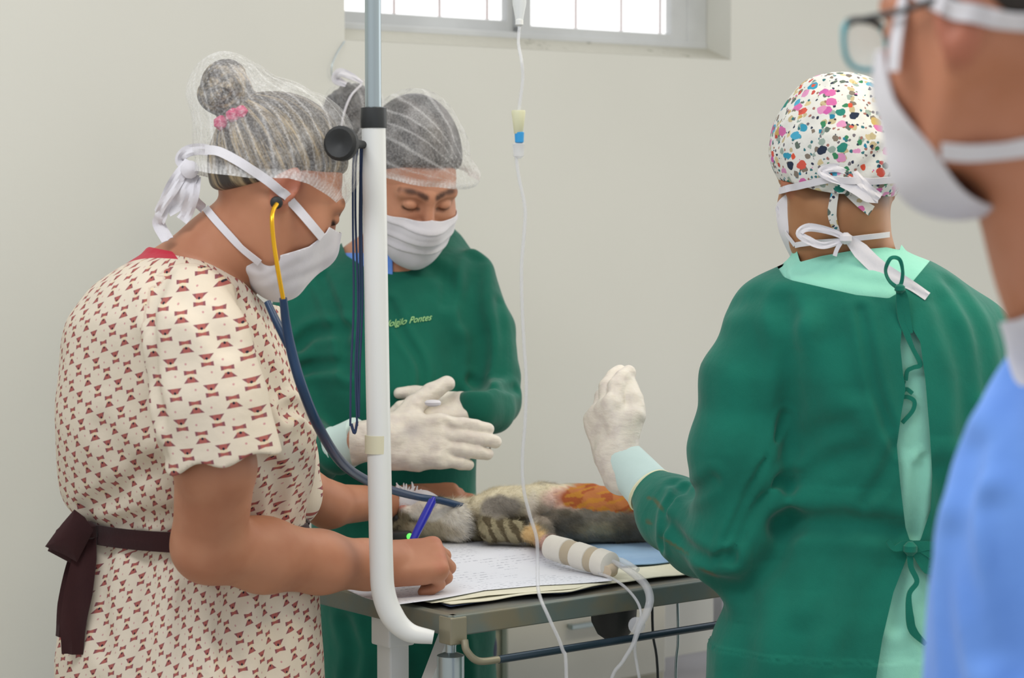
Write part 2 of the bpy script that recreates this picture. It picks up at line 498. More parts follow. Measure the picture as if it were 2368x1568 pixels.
def m_scrub():
    m = Mat('cream_scrub_with_red_brown_motifs', '#d9cdb8', 0.85); m.b.inputs['Specular IOR Level'].default_value = 0.2
    a = m.attr('st'); s, t, _ = m.xyz(a.outputs['Vector'])
    wn_ = m.xyz(m.noise(9, 2).outputs['Color']); s = s + (wn_[0] - 0.5) * 0.003; t = t + (wn_[1] - 0.5) * 0.003
    u = s * (1 / 0.0245); col = u.floor(); odd = col.mod(2.0); uu = u.fract() - 0.5
    v = t * (1 / 0.039) + odd * 0.5; row = v.floor(); vv = (v.fract() - 0.5) * (1 - odd * 2)
    au = uu.abs()
    tri_ = au.lt((vv - 0.01) * 1.5 + 0.15) * vv.gt(0.01) * vv.lt(0.19)
    bar = au.lt(0.34) * (vv + 0.15).abs().lt(au * 0.10 + 0.045)
    mot = (tri_ + bar).min(1.0)
    dot = ((uu * uu) * 1.0 + (vv - 0.035) * (vv - 0.035) * 2.5).lt(0.005)
    q = (v + 0.5).fract() - 0.5
    yel = au.lt(0.2) * vv.abs().lt(0.11) * (1 - mot)
    p1 = ((uu - 0.16) * (uu - 0.16) + (q - 0.07) * (q - 0.07) * 2.5).lt(0.0035); p2 = ((uu + 0.18) * (uu + 0.18) + (q + 0.06) * (q + 0.06) * 2.5).lt(0.0035)
    edge = au.gt(0.2) * mot
    par = (row * 0.5).fract().gt(0.25)
    c = m.mix(yel * 0.35, '#d2c7b5', '#d4be88'); c = m.mix((p1 + p2).min(1.0) * par * 0.75, c, '#b4707c')
    c = m.mix(mot, c, '#a05a54'); c = m.mix(edge * 0.6, c, '#6a4656'); c = m.mix(dot, c, '#2a2230')
    m.color(c); m.bump(E(m, m.noise(16, 4).outputs[0]), 0.35, 0.012); return m.mat
M_SCRUB = m_scrub()
def m_cap():
    m = Mat('white_cotton_with_colourful_birds', '#dedcd2', 0.85); m.b.inputs['Specular IOR Level'].default_value = 0.15
    a = m.coord('Object')
    base = '#d6d6d0'
    def layer(c, scale, thr, ramp, seedoff, amount, stretch=(1, 1, 1), dist=0.5):
        mp = m.nt.nodes.new('ShaderNodeMapping'); mp.inputs['Location'].default_value = (seedoff, seedoff * 2, seedoff * 3); mp.inputs['Scale'].default_value = stretch
        m.nt.links.new(a, mp.inputs[0])
        nz = m.noise(scale * 1.7, 2, vec=mp.outputs[0]); add = m.nt.nodes.new('ShaderNodeVectorMath'); add.operation = 'MULTIPLY_ADD'
        m.nt.links.new(nz.outputs['Color'], add.inputs[0]); add.inputs[1].default_value = (dist / scale,) * 3; m.nt.links.new(mp.outputs[0], add.inputs[2])
        v = m.nt.nodes.new('ShaderNodeTexVoronoi'); v.inputs['Scale'].default_value = scale; m.nt.links.new(add.outputs[0], v.inputs['Vector'])
        d = E(m, v.outputs['Distance']).lt(thr); rgb = m.xyz(v.outputs['Color'])
        pick = rgb[1].lt(amount); r = m.nt.nodes.new('ShaderNodeValToRGB'); r.color_ramp.interpolation = 'CONSTANT'
        el = r.color_ramp.elements
        for i, h in enumerate(ramp):
            e = el[i] if i < 2 else el.new(i / len(ramp)); e.position = i / len(ramp); e.color = L(h)
        m.nt.links.new(rgb[0].s, r.inputs[0])
        return m.mix(d * pick, c, r.outputs[0])
    c = layer(base, 75, 0.40, ['#b9ab86', '#7d7368', '#5d6a62', '#c9b98f', '#93a39a'], 3.1, 0.62)
    c = layer(c, 130, 0.32, ['#30364a', '#6f6a70', '#9a6c62', '#3a6f76'], 7.7, 0.55)
    c = layer(c, 46, 0.40, ['#c86aa0', '#3a93ae', '#c9584a', '#2d3648', '#cf8fb4', '#2f7f72', '#c05fa0', '#b99f62', '#4aa0bd'], 11.3, 0.66, (1, 1, 1.3))
    c = layer(c, 66, 0.27, ['#d0563f', '#2a7c9a', '#3c7f5a', '#b8504a'], 23.0, 0.4)
    m.color(c); m.bump(m.noise(26, 4).outputs[0], 0.4, 0.008); return m.mat
M_CAP = m_cap()
M_PLAST = Mat('white_painted_steel', '#dadcda', 0.35); M_PLAST = M_PLAST.mat
M_STEEL = Mat('brushed_steel', '#a9b6ba', 0.3, metal=0.85).mat
M_ALU = speck('white_aluminium_frame', '#c9cccd', '#bec1c2', 6, 0.45, 0)
M_BLACK = Mat('black_rubber', '#1d1f20', 0.6).mat
M_BLACK2 = Mat('black_plastic', '#2b2e2f', 0.45).mat
M_CLEAR = Mat('clear_vinyl', '#e8ecec', 0.08); M_CLEAR.b.inputs['Alpha'].default_value = 0.42; M_CLEAR = M_CLEAR.mat
M_CLEAR2 = Mat('frosted_clear_vinyl', '#d4d6da', 0.2); M_CLEAR2.b.inputs['Alpha'].default_value = 0.38; M_CLEAR2 = M_CLEAR2.mat
M_DKBLUE = Mat('dark_blue_rubber', '#123456', 0.35).mat
M_TEALTUBE = Mat('blue_grey_rubber', '#2c4f63', 0.4).mat
M_GOLD = Mat('gold_metal', '#d9a520', 0.25, metal=0.75).mat
M_CORD = Mat('dark_blue_cord', '#2b3c5c', 0.8).mat
M_PINK = m_cloth('pink_scrunchie_cotton', '#c2426c', '#a83660')
M_PEN = Mat('blue_pen_plastic', '#1c1ea0', 0.3).mat

# ================================================================ room
TH = math.radians(38.3)
D = np.array([math.cos(TH), math.sin(TH), 0]); N = np.array([math.sin(TH), -math.cos(TH), 0]); Z = np.array([0, 0, 1.0])
MW = np.stack([D, N, Z], 1)                        # columns: along the wall, towards the camera, up
W0 = at(1240, 115, 5.0)
def onwall(px, py, depth=0.0):
    d = ray(px, py); o = np.array([0, 0, CAMZ]); W = W0 - N * depth
    t = ((W - o) @ N) / (d @ N); return o + d * t
def wc(p): return (p - W0) @ D, p[2]
WS0, _ = wc(onwall(797, 60)); WS1, _ = wc(onwall(1690, 100)); WZ = W0[2]; WZ1 = WZ + 0.95; FR = 0.08
def wp(s, z, n=0.0): q = W0 + D * s + N * n; return np.array([q[0], q[1], z])
wm = Mat('painted_plaster_wall', '#cfcfc2', 0.75); _n = wm.noise(1.1, 3); _c = wm.mix(E(wm, _n.outputs[0]).step(0.3, 0.75), '#d8d8d0', '#d2d2ca')
_f = E(wm, wm.noise(3.0, 6, rough=0.7).outputs[0]).step(0.68, 0.8) * 0.25; wm.color(wm.mix(_f, _c, '#c2c1b4')); wm.bump(wm.noise(120, 3).outputs[0], 0.12, 0.002); M_WALL = wm.mat
mb = MB(); T = 0.18
def wbox(mb, s0, s1, z0, z1, n0, n1, bev=0.0):
    c = wp((s0 + s1) / 2, (z0 + z1) / 2, (n0 + n1) / 2); mb.box(c, ((s1 - s0) / 2, abs(n1 - n0) / 2, (z1 - z0) / 2), MW, bev); return mb
wbox(mb, -5, WS0, 0, 3.3, -T, 0); wbox(mb, WS1, 5.5, 0, 3.3, -T, 0); wbox(mb, WS0, WS1, 0, WZ, -T, 0); wbox(mb, WS0, WS1, WZ1, 3.3, -T, 0)
struct(mb.obj('wall_back', M_WALL, smooth=False))
fl = Mat('grey_floor_tiles', '#b3b0a8', 0.45); _t = fl.xyz(fl.coord()); _g = ((_t[0] * 2.5).fract().lt(0.02) + (_t[1] * 2.5).fract().lt(0.02)).min(1.0)
fl.color(fl.mix(_g, fl.mix(E(fl, fl.noise(7, 4).outputs[0]), '#b8b4aa', '#a8a59d'), '#8c8a84'))
mb = MB(); mb.box((0, 3.5, -0.05), (5.5, 5.5, 0.05)); struct(mb.obj('floor', fl.mat, smooth=False))
mb = MB(); wbox(mb, -5, 5.5, 0, 0.08, 0, 0.014, 0.002); struct(mb.obj('baseboard_back', M_ALU.mat, smooth=False))
# hairline crack
win = struct(bpy.data.objects.new('window_1', None)); COL.objects.link(win); win.location = W0.tolist()
sm = Mat('grimy_sloping_sill', '#c9c8bd', 0.8); _e = E(sm, sm.noise(55, 5, rough=0.7).outputs[0]); _t = sm.xyz(sm.coord())
_w = E(sm, sm.noise(5, 2).outputs[0]).step(0.5, 0.62); sm.color(sm.mix(_e.step(0.57, 0.66) * (_w * 0.95), sm.mix(_e, '#bfbdb1', '#b1b0a4'), '#55523a'))
V = [wp(WS0, WZ, 0), wp(WS1, WZ, 0), wp(WS1, WZ + 0.03, -FR), wp(WS0, WZ + 0.03, -FR), wp(WS0, WZ - 0.0005, 0), wp(WS1, WZ - 0.0005, 0), wp(WS1, WZ - 0.02, -FR), wp(WS0, WZ - 0.02, -FR)]
mb = MB(); mb.add(V, [[0, 1, 2, 3], [4, 7, 6, 5], [0, 4, 5, 1], [1, 5, 6, 2], [2, 6, 7, 3], [3, 7, 4, 0]]); struct(mb.obj('window_sill', sm.mat, win, smooth=False))
def sd(px, py=60, d=FR): return wc(onwall(px, py, d))[0]
def zd(px, py, d=FR): return onwall(px, py, d)[2]
zb = WZ + 0.03
zg = zd(1545, 78)                                   # bottom of the right pane
s_r = WS1; zt = WZ1
mb = MB()
wbox(mb, WS0, s_r, zb - 0.004, zb + (zg - zb) * 0.45, -FR - 0.06, -FR, 0.003)          # outer sill rail
wbox(mb, sd(1592), s_r, zb, zt, -FR - 0.06, -FR - 0.002, 0.003)                  # right jamb
wbox(mb, WS0, WS0 + 0.03, zb, zt, -FR - 0.06, -FR - 0.002, 0.003)
wbox(mb, WS0, s_r, zt - 0.03, zt, -FR - 0.06, -FR - 0.001, 0.003)
mb.obj('window_frame', M_ALU.mat, win, smooth=False)
def sash(name, s0, s1, n0, zbot, wl=0.028, wr=0.028):
    mb = MB()
    wbox(mb, s0, s1, zb + 0.01, zbot, n0 - 0.022, n0, 0.002); wbox(mb, s0, s0 + wl, zb + 0.01, zt - 0.03, n0 - 0.022, n0 + 0.001, 0.002)
    wbox(mb, s1 - wr, s1, zb + 0.01, zt - 0.03, n0 - 0.022, n0 + 0.001, 0.002); wbox(mb, s0, s1, zt - 0.06, zt - 0.03, n0 - 0.022, n0, 0.002)
    return mb.obj(name, M_ALU.mat, win, smooth=False)
sash('sash', sd(1205), sd(1592), -FR - 0.005, zg, 0.032, 0.05)
sash('sash', WS0 + 0.02, sd(1216), -FR - 0.03, zd(1000, 37, FR + .03), 0.01, 0.03)
gm = Mat('textured_window_glass', '#ffffff', 0.3); gm.b.inputs['Alpha'].default_value = 0.12
mb = MB(); wbox(mb, sd(1225), sd(1570), zg - 0.01, zt - 0.05, -FR - 0.018, -FR - 0.014); mb.obj('window_glass', gm.mat, win, smooth=False)
mb = MB(); wbox(mb, WS0 + 0.02, sd(1200), zg - 0.01, zt - 0.05, -FR - 0.043, -FR - 0.039); mb.obj('window_glass', gm.mat, win, smooth=False)
mb = MB()
for px in (905, 1010, 1120, 1325, 1430, 1520):      # security bars seen as faint lines behind the glass
    c = sd(px, 10, FR + 0.1); mb.tube([wp(c, zb, -FR - 0.09), wp(c, zt, -FR - 0.09)], 0.0035, 8, 1)
mb.tube([wp(WS0, zt - 0.2, -FR - 0.09), wp(s_r, zt - 0.2, -FR - 0.09)], 0.004, 8, 1)
mb.obj('security_bars', Mat('pale_painted_bar', '#b9a6a6', 0.6).mat, win)

# low beige cabinet by the wall, seen under the table
cabm = speck('beige_laminate', '#bdbaa8', '#b5b2a2', 3, 0.5, 0.03)
def stand(mbx, s0, s1, z0, z1, n0, n1, b=0.004): return wbox(mbx, s0, s1, z0, z1, n0, n1, b)
cs0 = wc(onwall(1165, 1500, -0.5))[0]; cs1 = wc(onwall(1560, 1500, -0.5))[0]
cabt = thing('cabinet', 'low beige drawer cabinet against the wall, seen under the table', 'cabinet', wp((cs0 + cs1) / 2, 0, 0.27))
mb = MB(); stand(mb, cs0, cs1, 0.04, 0.70, 0.02, 0.47); mb.obj('body', cabm.mat, cabt, smooth=False)
mb = MB(); stand(mb, cs0 - 0.01, cs1 + 0.01, 0.70, 0.725, 0.02, 0.50); mb.obj('cabinet_top', cabm.mat, cabt, smooth=False)
m2 = speck('pale_drawer_front', '#cac8c0', '#c2c0b8', 3, 0.5, 0.03).mat
for i in range(4):
    mb = MB(); stand(mb, cs0 + 0.015, cs1 - 0.015, 0.06 + i * 0.16, 0.205 + i * 0.16, 0.472, 0.49); dr = mb.obj('drawer', m2, cabt, smooth=False)
    mb = MB(); c = wp((cs0 + cs1) / 2, 0.185 + i * 0.16, 0.505); mb.box(c, (0.06, 0.006, 0.005), MW, 0.002)
    for sgn in (-1, 1): mb.box(c - N * 0.009 + D * 0.05 * sgn, (0.005, 0.008, 0.004), MW)
    mb.obj('drawer_handle', M_STEEL, dr, smooth=False)
# small grey metal cart right of it
k0 = cs1 + 0.06; k1 = k0 + 0.5
cart = thing('metal_cart', 'pale grey metal cart with shelves standing behind the right end of the table', 'cart', wp((k0 + k1) / 2, 0, 0.35))
gcm = speck('grey_lavender_paint', '#b3b2ba', '#aaa9b0', 4, 0.45, 0.02).mat
for sx_ in (k0 + 0.015, k1 - 0.015):
    for n_ in (0.12, 0.56):
        mb = MB(); wbox(mb, sx_ - 0.013, sx_ + 0.013, 0.0, 0.78, n_ - 0.013, n_ + 0.013, 0.002); mb.obj('leg', gcm, cart, smooth=False)
for z_ in (0.12, 0.44, 0.775):
    mb = MB(); wbox(mb, k0, k1, z_, z_ + 0.025, 0.105, 0.575, 0.002); mb.obj('shelf', gcm, cart, smooth=False)

# ================================================================ exam table
TZ = 0.9
def onz(px, py, z=TZ):
    d = ray(px, py); o = np.array([0, 0, CAMZ]); return o + d * ((z - CAMZ) / d[2])
TA = onz(1045, 1424)
TL, TW = 1.25, 0.56
def tp(s, t, z=TZ): q = TA + D * s - N * t; return np.array([q[0], q[1], z])    # s along the front edge, t back from it
def tbox(mb, s0, s1, t0, t1, z0, z1, bev=0.002): mb.box(tp((s0 + s1) / 2, (t0 + t1) / 2, (z0 + z1) / 2), ((s1 - s0) / 2, (t1 - t0) / 2, (z1 - z0) / 2), MW, bev); return mb
tab = thing('examination_table', 'stainless steel veterinary examination table on white legs, the patient lying on it', 'table', tp(TL / 2, TW / 2, 0))
stm = Mat('worn_stainless_steel', '#8f9392', 0.32, metal=0.75); _n = stm.noise(9, 5, rough=0.65)
stm.color(stm.mix(E(stm, _n.outputs[0]).step(0.35, 0.7), '#8b8f8e', '#a39a86')); stm.bump(_n.outputs[0], 0.08, 0.003)
rim = Mat('grey_green_steel_edge', '#66716e', 0.4, metal=0.4); _n = rim.noise(12, 5); rim.color(rim.mix(E(rim, _n.outputs[0]).step(0.4, 0.75), '#67736f', '#7c7560'))
mb = MB(); tbox(mb, 0, TL, 0, TW, TZ - 0.026, TZ - 0.004); mb.obj('table_top', stm.mat, tab, smooth=False)
mb = MB()
tbox(mb, 0, TL, -0.006, 0.012, TZ - 0.03, TZ); tbox(mb, 0, TL, TW - 0.012, TW + 0.006, TZ - 0.03, TZ); tbox(mb, -0.006, 0.012, 0, TW, TZ - 0.03, TZ); tbox(mb, TL - 0.012, TL + 0.006, 0, TW, TZ - 0.03, TZ)
mb.obj('rim', rim.mat, tab, smooth=False)
br = Mat('tarnished_bracket', '#8b8672', 0.4, metal=0.5).mat
for s_, t_ in ((-0.008, -0.008), (TL - 0.02, -0.008)):
    mb = MB(); tbox(mb, s_, s_ + 0.03, t_, t_ + 0.03, TZ - 0.042, TZ - 0.002); mb.obj('corner_bracket', br, tab, smooth=False)
raily = TZ - 0.068
mb = MB(); a = tp(0.012, -0.014, TZ - 0.035)
mb.tube([a, tp(0.012, -0.02, TZ - 0.05), tp(0.03, -0.024, TZ - 0.066), tp(0.07, -0.026, raily)], 0.0055, 12); mb.obj('rail_bracket', br, tab)
mb = MB(); mb.tube([tp(0.065, -0.026, raily), tp(TL * 0.5, -0.026, raily), tp(TL - 0.05, -0.026, raily), tp(TL - 0.012, -0.02, TZ - 0.06), tp(TL - 0.01, -0.014, TZ - 0.03)], 0.006, 12); mb.obj('rail', Mat('blue_black_rail', '#2c3b48', 0.3, metal=0.4).mat, tab)
for s_, t_, nm in ((0.03, 0.19, 0), (TL - 0.06, 0.19, 0), (0.03, TW - 0.05, 0), (TL - 0.06, TW - 0.05, 0)):
    mb = MB(); tbox(mb, s_ - 0.018, s_ + 0.018, t_ - 0.018, t_ + 0.018, 0.0, TZ - 0.028, 0.003); lg = mb.obj('leg', M_PLAST, tab, smooth=False)
    mb = MB(); tbox(mb, s_ - 0.024, s_ + 0.024, t_ - 0.024, t_ + 0.024, TZ - 0.075, TZ - 0.028, 0.003); mb.obj('leg_collar', M_PLAST, lg, smooth=False)
mb = MB(); mb.tube([tp(0.10, 0.16, TZ - 0.03), tp(0.0, 0.12, TZ - 0.20)], 0.014, 4, 1); 
a0, a1 = tp(0.115, 0.14, TZ - 0.03), tp(-0.03, 0.10, TZ - 0.25)
mb = MB(); mb.tube([a0, a1, tp(-0.03, 0.10, 0.0)], 0.016, 4, 1); mb.obj('brace', M_PLAST, tab, smooth=False)
# screw jack under the front corner
jk = tp(0.02, 0.03, 0)
mb = MB(); mb.lathe(jk, Z, [(0, 0.11), (0.03, 0.11), (0.05, 0.03), (0.70, 0.03), (0.705, 0.034), (0.775, 0.034), (0.785, 0.020), (0.835, 0.020), (0.84, 0.008), (TZ - 0.028, 0.008)])
mb.obj('height_column', M_STEEL, tab)
mb = MB(); mb.lathe(jk + Z * 0.725, Z, [(0, 0.036), (0.0, 0.044), (0.022, 0.044), (0.022, 0.036)]); mb.obj('column_ring', M_BLACK2, tab)
mb = MB(); tbox(mb, 0.03, TL - 0.06, 0.18, 0.20, 0.22, 0.25); tbox(mb, 0.03, TL - 0.06, TW - 0.06, TW - 0.04, 0.22, 0.25); mb.obj('lower_stretcher', M_PLAST, tab, smooth=False)
# black pouch hanging under the table
c = tp(0.395, 0.10, TZ - 0.068)
mb = MB(); mb.lathe(c, -Z, [(-0.038, 0.03), (-0.03, 0.038), (0.0, 0.036), (0.02, 0.026), (0.03, 0.012), (0.034, 0.004)], 16)
o = mb.obj('knob', M_BLACK, tab)
tag(o, 'black tapering knob under the table top')

# ================================================================ IV pole clamped to the table
PY = 3.26
pole = thing('drip_stand', 'white drip pole with steel upper tube, bent foot clamped at table corner', 'drip stand', at(990, 1475, PY))
def pr(px): return px2m(px, PY)
mb = MB()
pp = A3((864, 292, PY), (868, 560, PY), (873, 860, PY), (879, 1160, PY), (882, 1300, PY), (887, 1370, PY), (908, 1426, PY), (945, 1462, PY), (1002, 1474, PY))
mb.tube(pp, [pr(28)] * 4 + [pr(28), pr(28), pr(28), pr(23), pr(16)], 20, 8); mb.obj('lower_pole', M_PLAST, pole)
mb = MB(); mb.tube(A3((861, -420, PY), (863, 255, PY)), pr(19), 20, 1); mb.obj('upper_tube', M_STEEL, pole)
mb = MB(); a = at(864, 296, PY); mb.lathe(a, Z, [(0, pr(30)), (pr(2), pr(31)), (pr(46), pr(30)), (pr(48), pr(24))]); mb.obj('collar', M_BLACK2, pole)
mb = MB(); a = at(873, 1028, PY); mb.lathe(a, Z, [(-pr(20), pr(28.6)), (-pr(20), pr(29.6)), (pr(22), pr(29.6)), (pr(22), pr(28.6))]); mb.obj('tape', Mat('yellowed_tape', '#cfcbb0', 0.5).mat, pole)
# clamp screw knob
k = at(790, 332, PY - 0.10)
mb = MB(); ax = unit([-0.30, -0.95, 0.05]); mb.lathe(k - ax * 0.004, ax, [(-0.012, 0.010), (-0.01, 0.020), (0, 0.0245), (0.010, 0.0245), (0.014, 0.020), (0.012, 0.012), (0.008, 0.005)], 20)
kn = mb.obj('clamp_knob', M_BLACK, pole)
mb = MB(); mb.tube([k - ax * 0.004, at(822, 333, PY - .035), at(850, 336, PY)], [0.009, 0.007, 0.005], 10, 3); mb.obj('clamp_screw', M_BLACK, pole)
mb = MB(); mb.tube([at(861, -418, PY), at(940, -440, PY), at(1100, -440, PY), at(1196, -420, PY), at(1205, -395, PY), at(1198, -405, PY - 0.02)], 0.004, 10); mb.obj('hook_arm', M_STEEL, pole)
# cord looped over the clamp
cord = None
mb = MB()
for i, (x0, x1, dy) in enumerate(((818, 812, 0), (824, 822, 2), (838, 832, 1), (834, 826, 3))):
    yb = 985 if i < 2 else 965
    mb.tube(A3((834, 328, PY - 0.012), (x0, 365, PY - 0.006), (x0 - 2, 500, PY + 0.004 * dy), (x1 + 6, 700, PY), (x1, 850, PY), (x1 + (4 if i % 2 else -2), yb, PY)), 0.0016, 6)
mb.tube(A3((812, 980, PY), (820, 1002, PY), (826, 975, PY)), 0.0022, 6)
tag(mb.obj('cord', M_CORD), 'thin dark blue doubled cord hanging from the black clamp knob beside the white pole', 'cord')

# ================================================================ IV line
IY = 3.19
bag = thing('drip_bag', 'clear drip bag hanging from the hook of the drip pole, above the frame', 'drip bag', at(1205, -400, 3.24))
mb = MB(); c = at(1205, -290, 3.24); mb.box(c, (0.042, 0.012, 0.062), np.eye(3), 0.011); mb.obj('pouch', M_CLEAR, bag)
mb = MB(); mb.tube([at(1205, -190, 3.24), at(1205, -150, 3.23)], 0.004, 10, 1); mb.obj('port', M_PLAST, bag)
line = thing('drip_line', 'clear drip tube falling from a drip chamber in front of the window to the floor', 'tube', at(1205, 60, IY))
mb = MB(); a = at(1201, 70, IY + 0.03)
mb.lathe(a, Z, [(0, 0.002), (pr(14), pr(5)), (pr(16), pr(8)), (pr(30), pr(10)), (pr(60), pr(16)), (pr(190), pr(16)), (pr(200), pr(8)), (pr(215), pr(5))]); mb.obj('drip_chamber', M_CLEAR, line)
mb = MB(); mb.lathe(at(1201, 52, IY + 0.03), Z, [(-pr(9), pr(4)), (-pr(5), pr(9)), (pr(5), pr(9)), (pr(9), pr(4))]); mb.obj('outlet', M_PLAST, line)
p1 = A3((1201, 62, IY + .03), (1199, 100, IY + .02), (1206, 140, IY), (1209, 180, IY), (1204, 225, IY), (1199, 262, IY))
mb = MB(); mb.tube(p1, 0.0024, 10); mb.obj('upper_tubing', M_CLEAR2, line)
mb = MB(); mb.lathe(at(1199, 255, IY), -Z, [(0, pr(15)), (pr(4), pr(16)), (pr(52), pr(10)), (pr(56), pr(6))]); mb.obj('injection_port', Mat('cream_rubber', '#cfcfae', 0.5).mat, line)
mb = MB(); mb.lathe(at(1201, 304, IY), -Z, [(0, pr(7)), (pr(2), pr(11)), (pr(24), pr(10)), (pr(27), pr(5))]); mb.obj('blue_connector', Mat('bright_blue_plastic', '#2f93cf', 0.35).mat, line)
mb = MB(); mb.lathe(at(1199, 330, IY), -Z, [(0, pr(7)), (pr(3), pr(14)), (pr(30), pr(12)), (pr(36), pr(5))]); mb.obj('clear_connector', M_CLEAR2, line)
p2 = A3((1193, 360, IY), (1200, 410, IY), (1214, 480, IY), (1212, 540, IY), (1206, 620, IY), (1208, 720, IY), (1212, 800, IY), (1217, 880, IY), (1214, 980, IY), (1208, 1060, IY), (1211, 1130, IY), (1225, 1190, IY), (1241, 1245, IY), (1243, 1300, IY), (1246, 1370, IY - .02), (1270, 1430, IY - .04), (1300, 1500, IY - .04), (1310, 1580, IY - .04), (1312, 2100, IY - .04), (1290, 2600, IY - .05))
p2[-1][2] = max(p2[-1][2], 0.01)
mb = MB(); mb.tube(p2, 0.0026, 10); mb.obj('lower_tubing', M_CLEAR2, line)
# ================================================================ anatomy helpers
def frame(F, up=(0, 0, 1), roll=0.0):
    F = unit(F); R = unit(np.cross(F, up)); Uv = np.cross(R, F); c, s = math.cos(roll), math.sin(roll)
    return np.stack([R * c + Uv * s, F, Uv * c - R * s], 1)           # columns: right, forward, up
class Head:
    def __init__(s, c, F, scale=1.0, roll=0.0, lids=True):
        s.c = np.asarray(c, float); s.M = frame(F, roll=roll); s.k = scale
    def loc(s, p): return (p - s.c) @ s.M / s.k
    def w(s, q): return s.c + (np.asarray(q, float) * s.k) @ s.M.T
    def wrap(s, f): return lambda p: f(s.loc(p)) * s.k
    def face(s):
        skull = ell((0, -.012, .032), (.075, .096, .088)); mid = ell((0, .030, -.015), (.064, .066, .075))
        jaw = ell((0, .034, -.062), (.050, .056, .048)); chin = ell((0, .078, -.098), (.020, .017, .016))
        ck = U(.02, ell((.040, .060, -.030), (.024, .024, .026)), ell((-.040, .060, -.030), (.024, .024, .026)))
        ramus = U(0, cone((.058, -.005, -.03), (.045, .035, -.085), .014, .012), cone((-.058, -.005, -.03), (-.045, .035, -.085), .014, .012))
        brow = U(0, cone((-.045, .078, .028), (.0, .090, .026), .010, .011), cone((.045, .078, .028), (.0, .090, .026), .010, .011))
        nose = U(.006, cone((0, .092, .018), (0, .112, -.022), .0075, .0105), ell((.010, .102, -.027), (.008, .010, .007)), ell((-.010, .102, -.027), (.008, .010, .007)))
        lips = U(.004, ell((0, .093, -.052), (.022, .010, .0055)), ell((0, .091, -.062), (.019, .010, .0065)))
        base = U(.03, skull, mid, jaw, ck, ramus); base = U(.018, base, chin, brow); base = U(.012, base, nose); base = U(.006, base, lips)
        sock = U(0, ell((.031, .101, .010), (.017, .013, .011)), ell((-.031, .101, .010), (.017, .013, .011)))
        base = cut(base, sock, .012)
        lid = U(0, ell((.031, .084, .009), (.0135, .0125, .0105)), ell((-.031, .084, .009), (.0135, .0125, .0105)))
        base = U(.003, base, lid)
        ears = []
        for sg in (1, -1):
            a = sg * math.radians(68); Mx = np.stack([unit([math.sin(a) * 1.0, -math.cos(a), 0]), unit([math.cos(a), math.sin(a), 0]), Z], 1)
            e = ell((sg * .078, -.012, .0), (.006, .019, .031), Mx); e = U(.006, e, ell((sg * .074, -.002, -.024), (.006, .008, .010)))
            e = cut(e, ell((sg * .088, -.008, .004), (.008, .011, .019), Mx), .004); e = U(.003, e, ell((sg * .078, .004, -.002), (.004, .004, .007)))
            ears.append(e)
        base = U(.006, base, *ears)
        return s.wrap(base)
    def tone(s, V, extra=None):
        q = s.loc(V); t = np.zeros((len(V), 3))
        qa = q.copy(); qa[:, 0] = np.abs(qa[:, 0])
        b = dpoly([(.011, .100, .029), (.028, .096, .037), (.050, .078, .032)])(qa); l = dpoly([(.018, .093, .003), (.031, .095, .000), (.044, .086, .003)])(qa)
        near = np.linalg.norm(q, axis=1) < .15
        t[:, 0] = np.where(near, np.clip(1.35 - b / .0058, 0, .85) + np.clip(1.3 - l / .0040, 0, 1), 0)
        e = np.linalg.norm((qa - [.080, -.010, 0]) / [.012, .022, .034], axis=1); t[:, 1] = np.where(near, np.clip(1.3 - e, 0, .5), 0)
        lp = np.linalg.norm((q - [0, .097, -.057]) / [.022, .012, .010], axis=1); t[:, 1] = np.maximum(t[:, 1], np.where(near, np.clip(1.4 - lp, 0, .8), 0))
        return t
def handf(w, f, b, side, s=1.0, curls=None, spread=(.08, .0, -.06, -.14), thumb=((.75, .6, -.25), (.45, .85, -.3), (.2, .95, -.3)), fat=1.0, tuck=1.0):
    w = np.asarray(w, float); y = unit(f); z = unit(np.asarray(b, float) - (np.asarray(b, float) @ y) * y)
    x = np.cross(z, y) if side == 'R' else np.cross(y, z); M = np.stack([x, y, z], 1)
    P = lambda l: w + M @ (np.asarray(l, float) * s)
    curls = curls or [(15, 20, 12)] * 4
    palm = rbox(P((0, .047, 0)), (.039 * s, .047 * s, .0135 * s * fat), .0125 * s, M)
    palm = U(.012 * s, palm, cone(P((.020, .012, -.008)), P((.034, .050, -.010)), .017 * s, .013 * s), cone(P((-.026, .012, -.006)), P((-.030, .055, -.008)), .014 * s, .011 * s), cone(P((0, -.03, 0)), P((0, .01, 0)), .025 * s, .027 * s))
    bx = (.029, .0095, -.0105, -.029); by = (.086, .091, .087, .078); ln = (.072, .079, .074, .058); rr = (.0092, .0094, .0088, .0078)
    fs = []
    for i in range(4):
        d = unit([spread[i], 1, 0]); p = np.array([bx[i], by[i] - .008, 0.0]); pts = [p]; ang = 0
        for j, fr in enumerate((.46, .30, .24)):
            ang += math.radians(curls[i][j]); dd = np.array([d[0] * math.cos(ang), d[1] * math.cos(ang), -math.sin(ang)])
            p = p + dd * ln[i] * fr * (1.1 if j == 0 else 1); pts.append(p)
        r = rr[i] * s * fat
        fs.append(chain([P(q) for q in pts], [r * 1.08, r * 1.02, r * .95, r * .82], .002))
    fing = U(0.0015, *fs)
    p = np.array([.026, .018, -.006]); pts = [p]
    for dv, l in zip(thumb, (.043, .034, .028)): p = p + unit(dv) * l; pts.append(p)
    th = chain([P(q) for q in pts], [.0155 * s, .0125 * s * fat, .0112 * s * fat, .0092 * s * fat], .003)
    h = U(.010 * s, palm, fing); h = U(.009 * s, h, th)
    h.P = P; h.M = M
    return h
def bounds(rows, pad=0.0):
    a = np.array(rows, float); return a.min(0) - pad, a.max(0) + pad
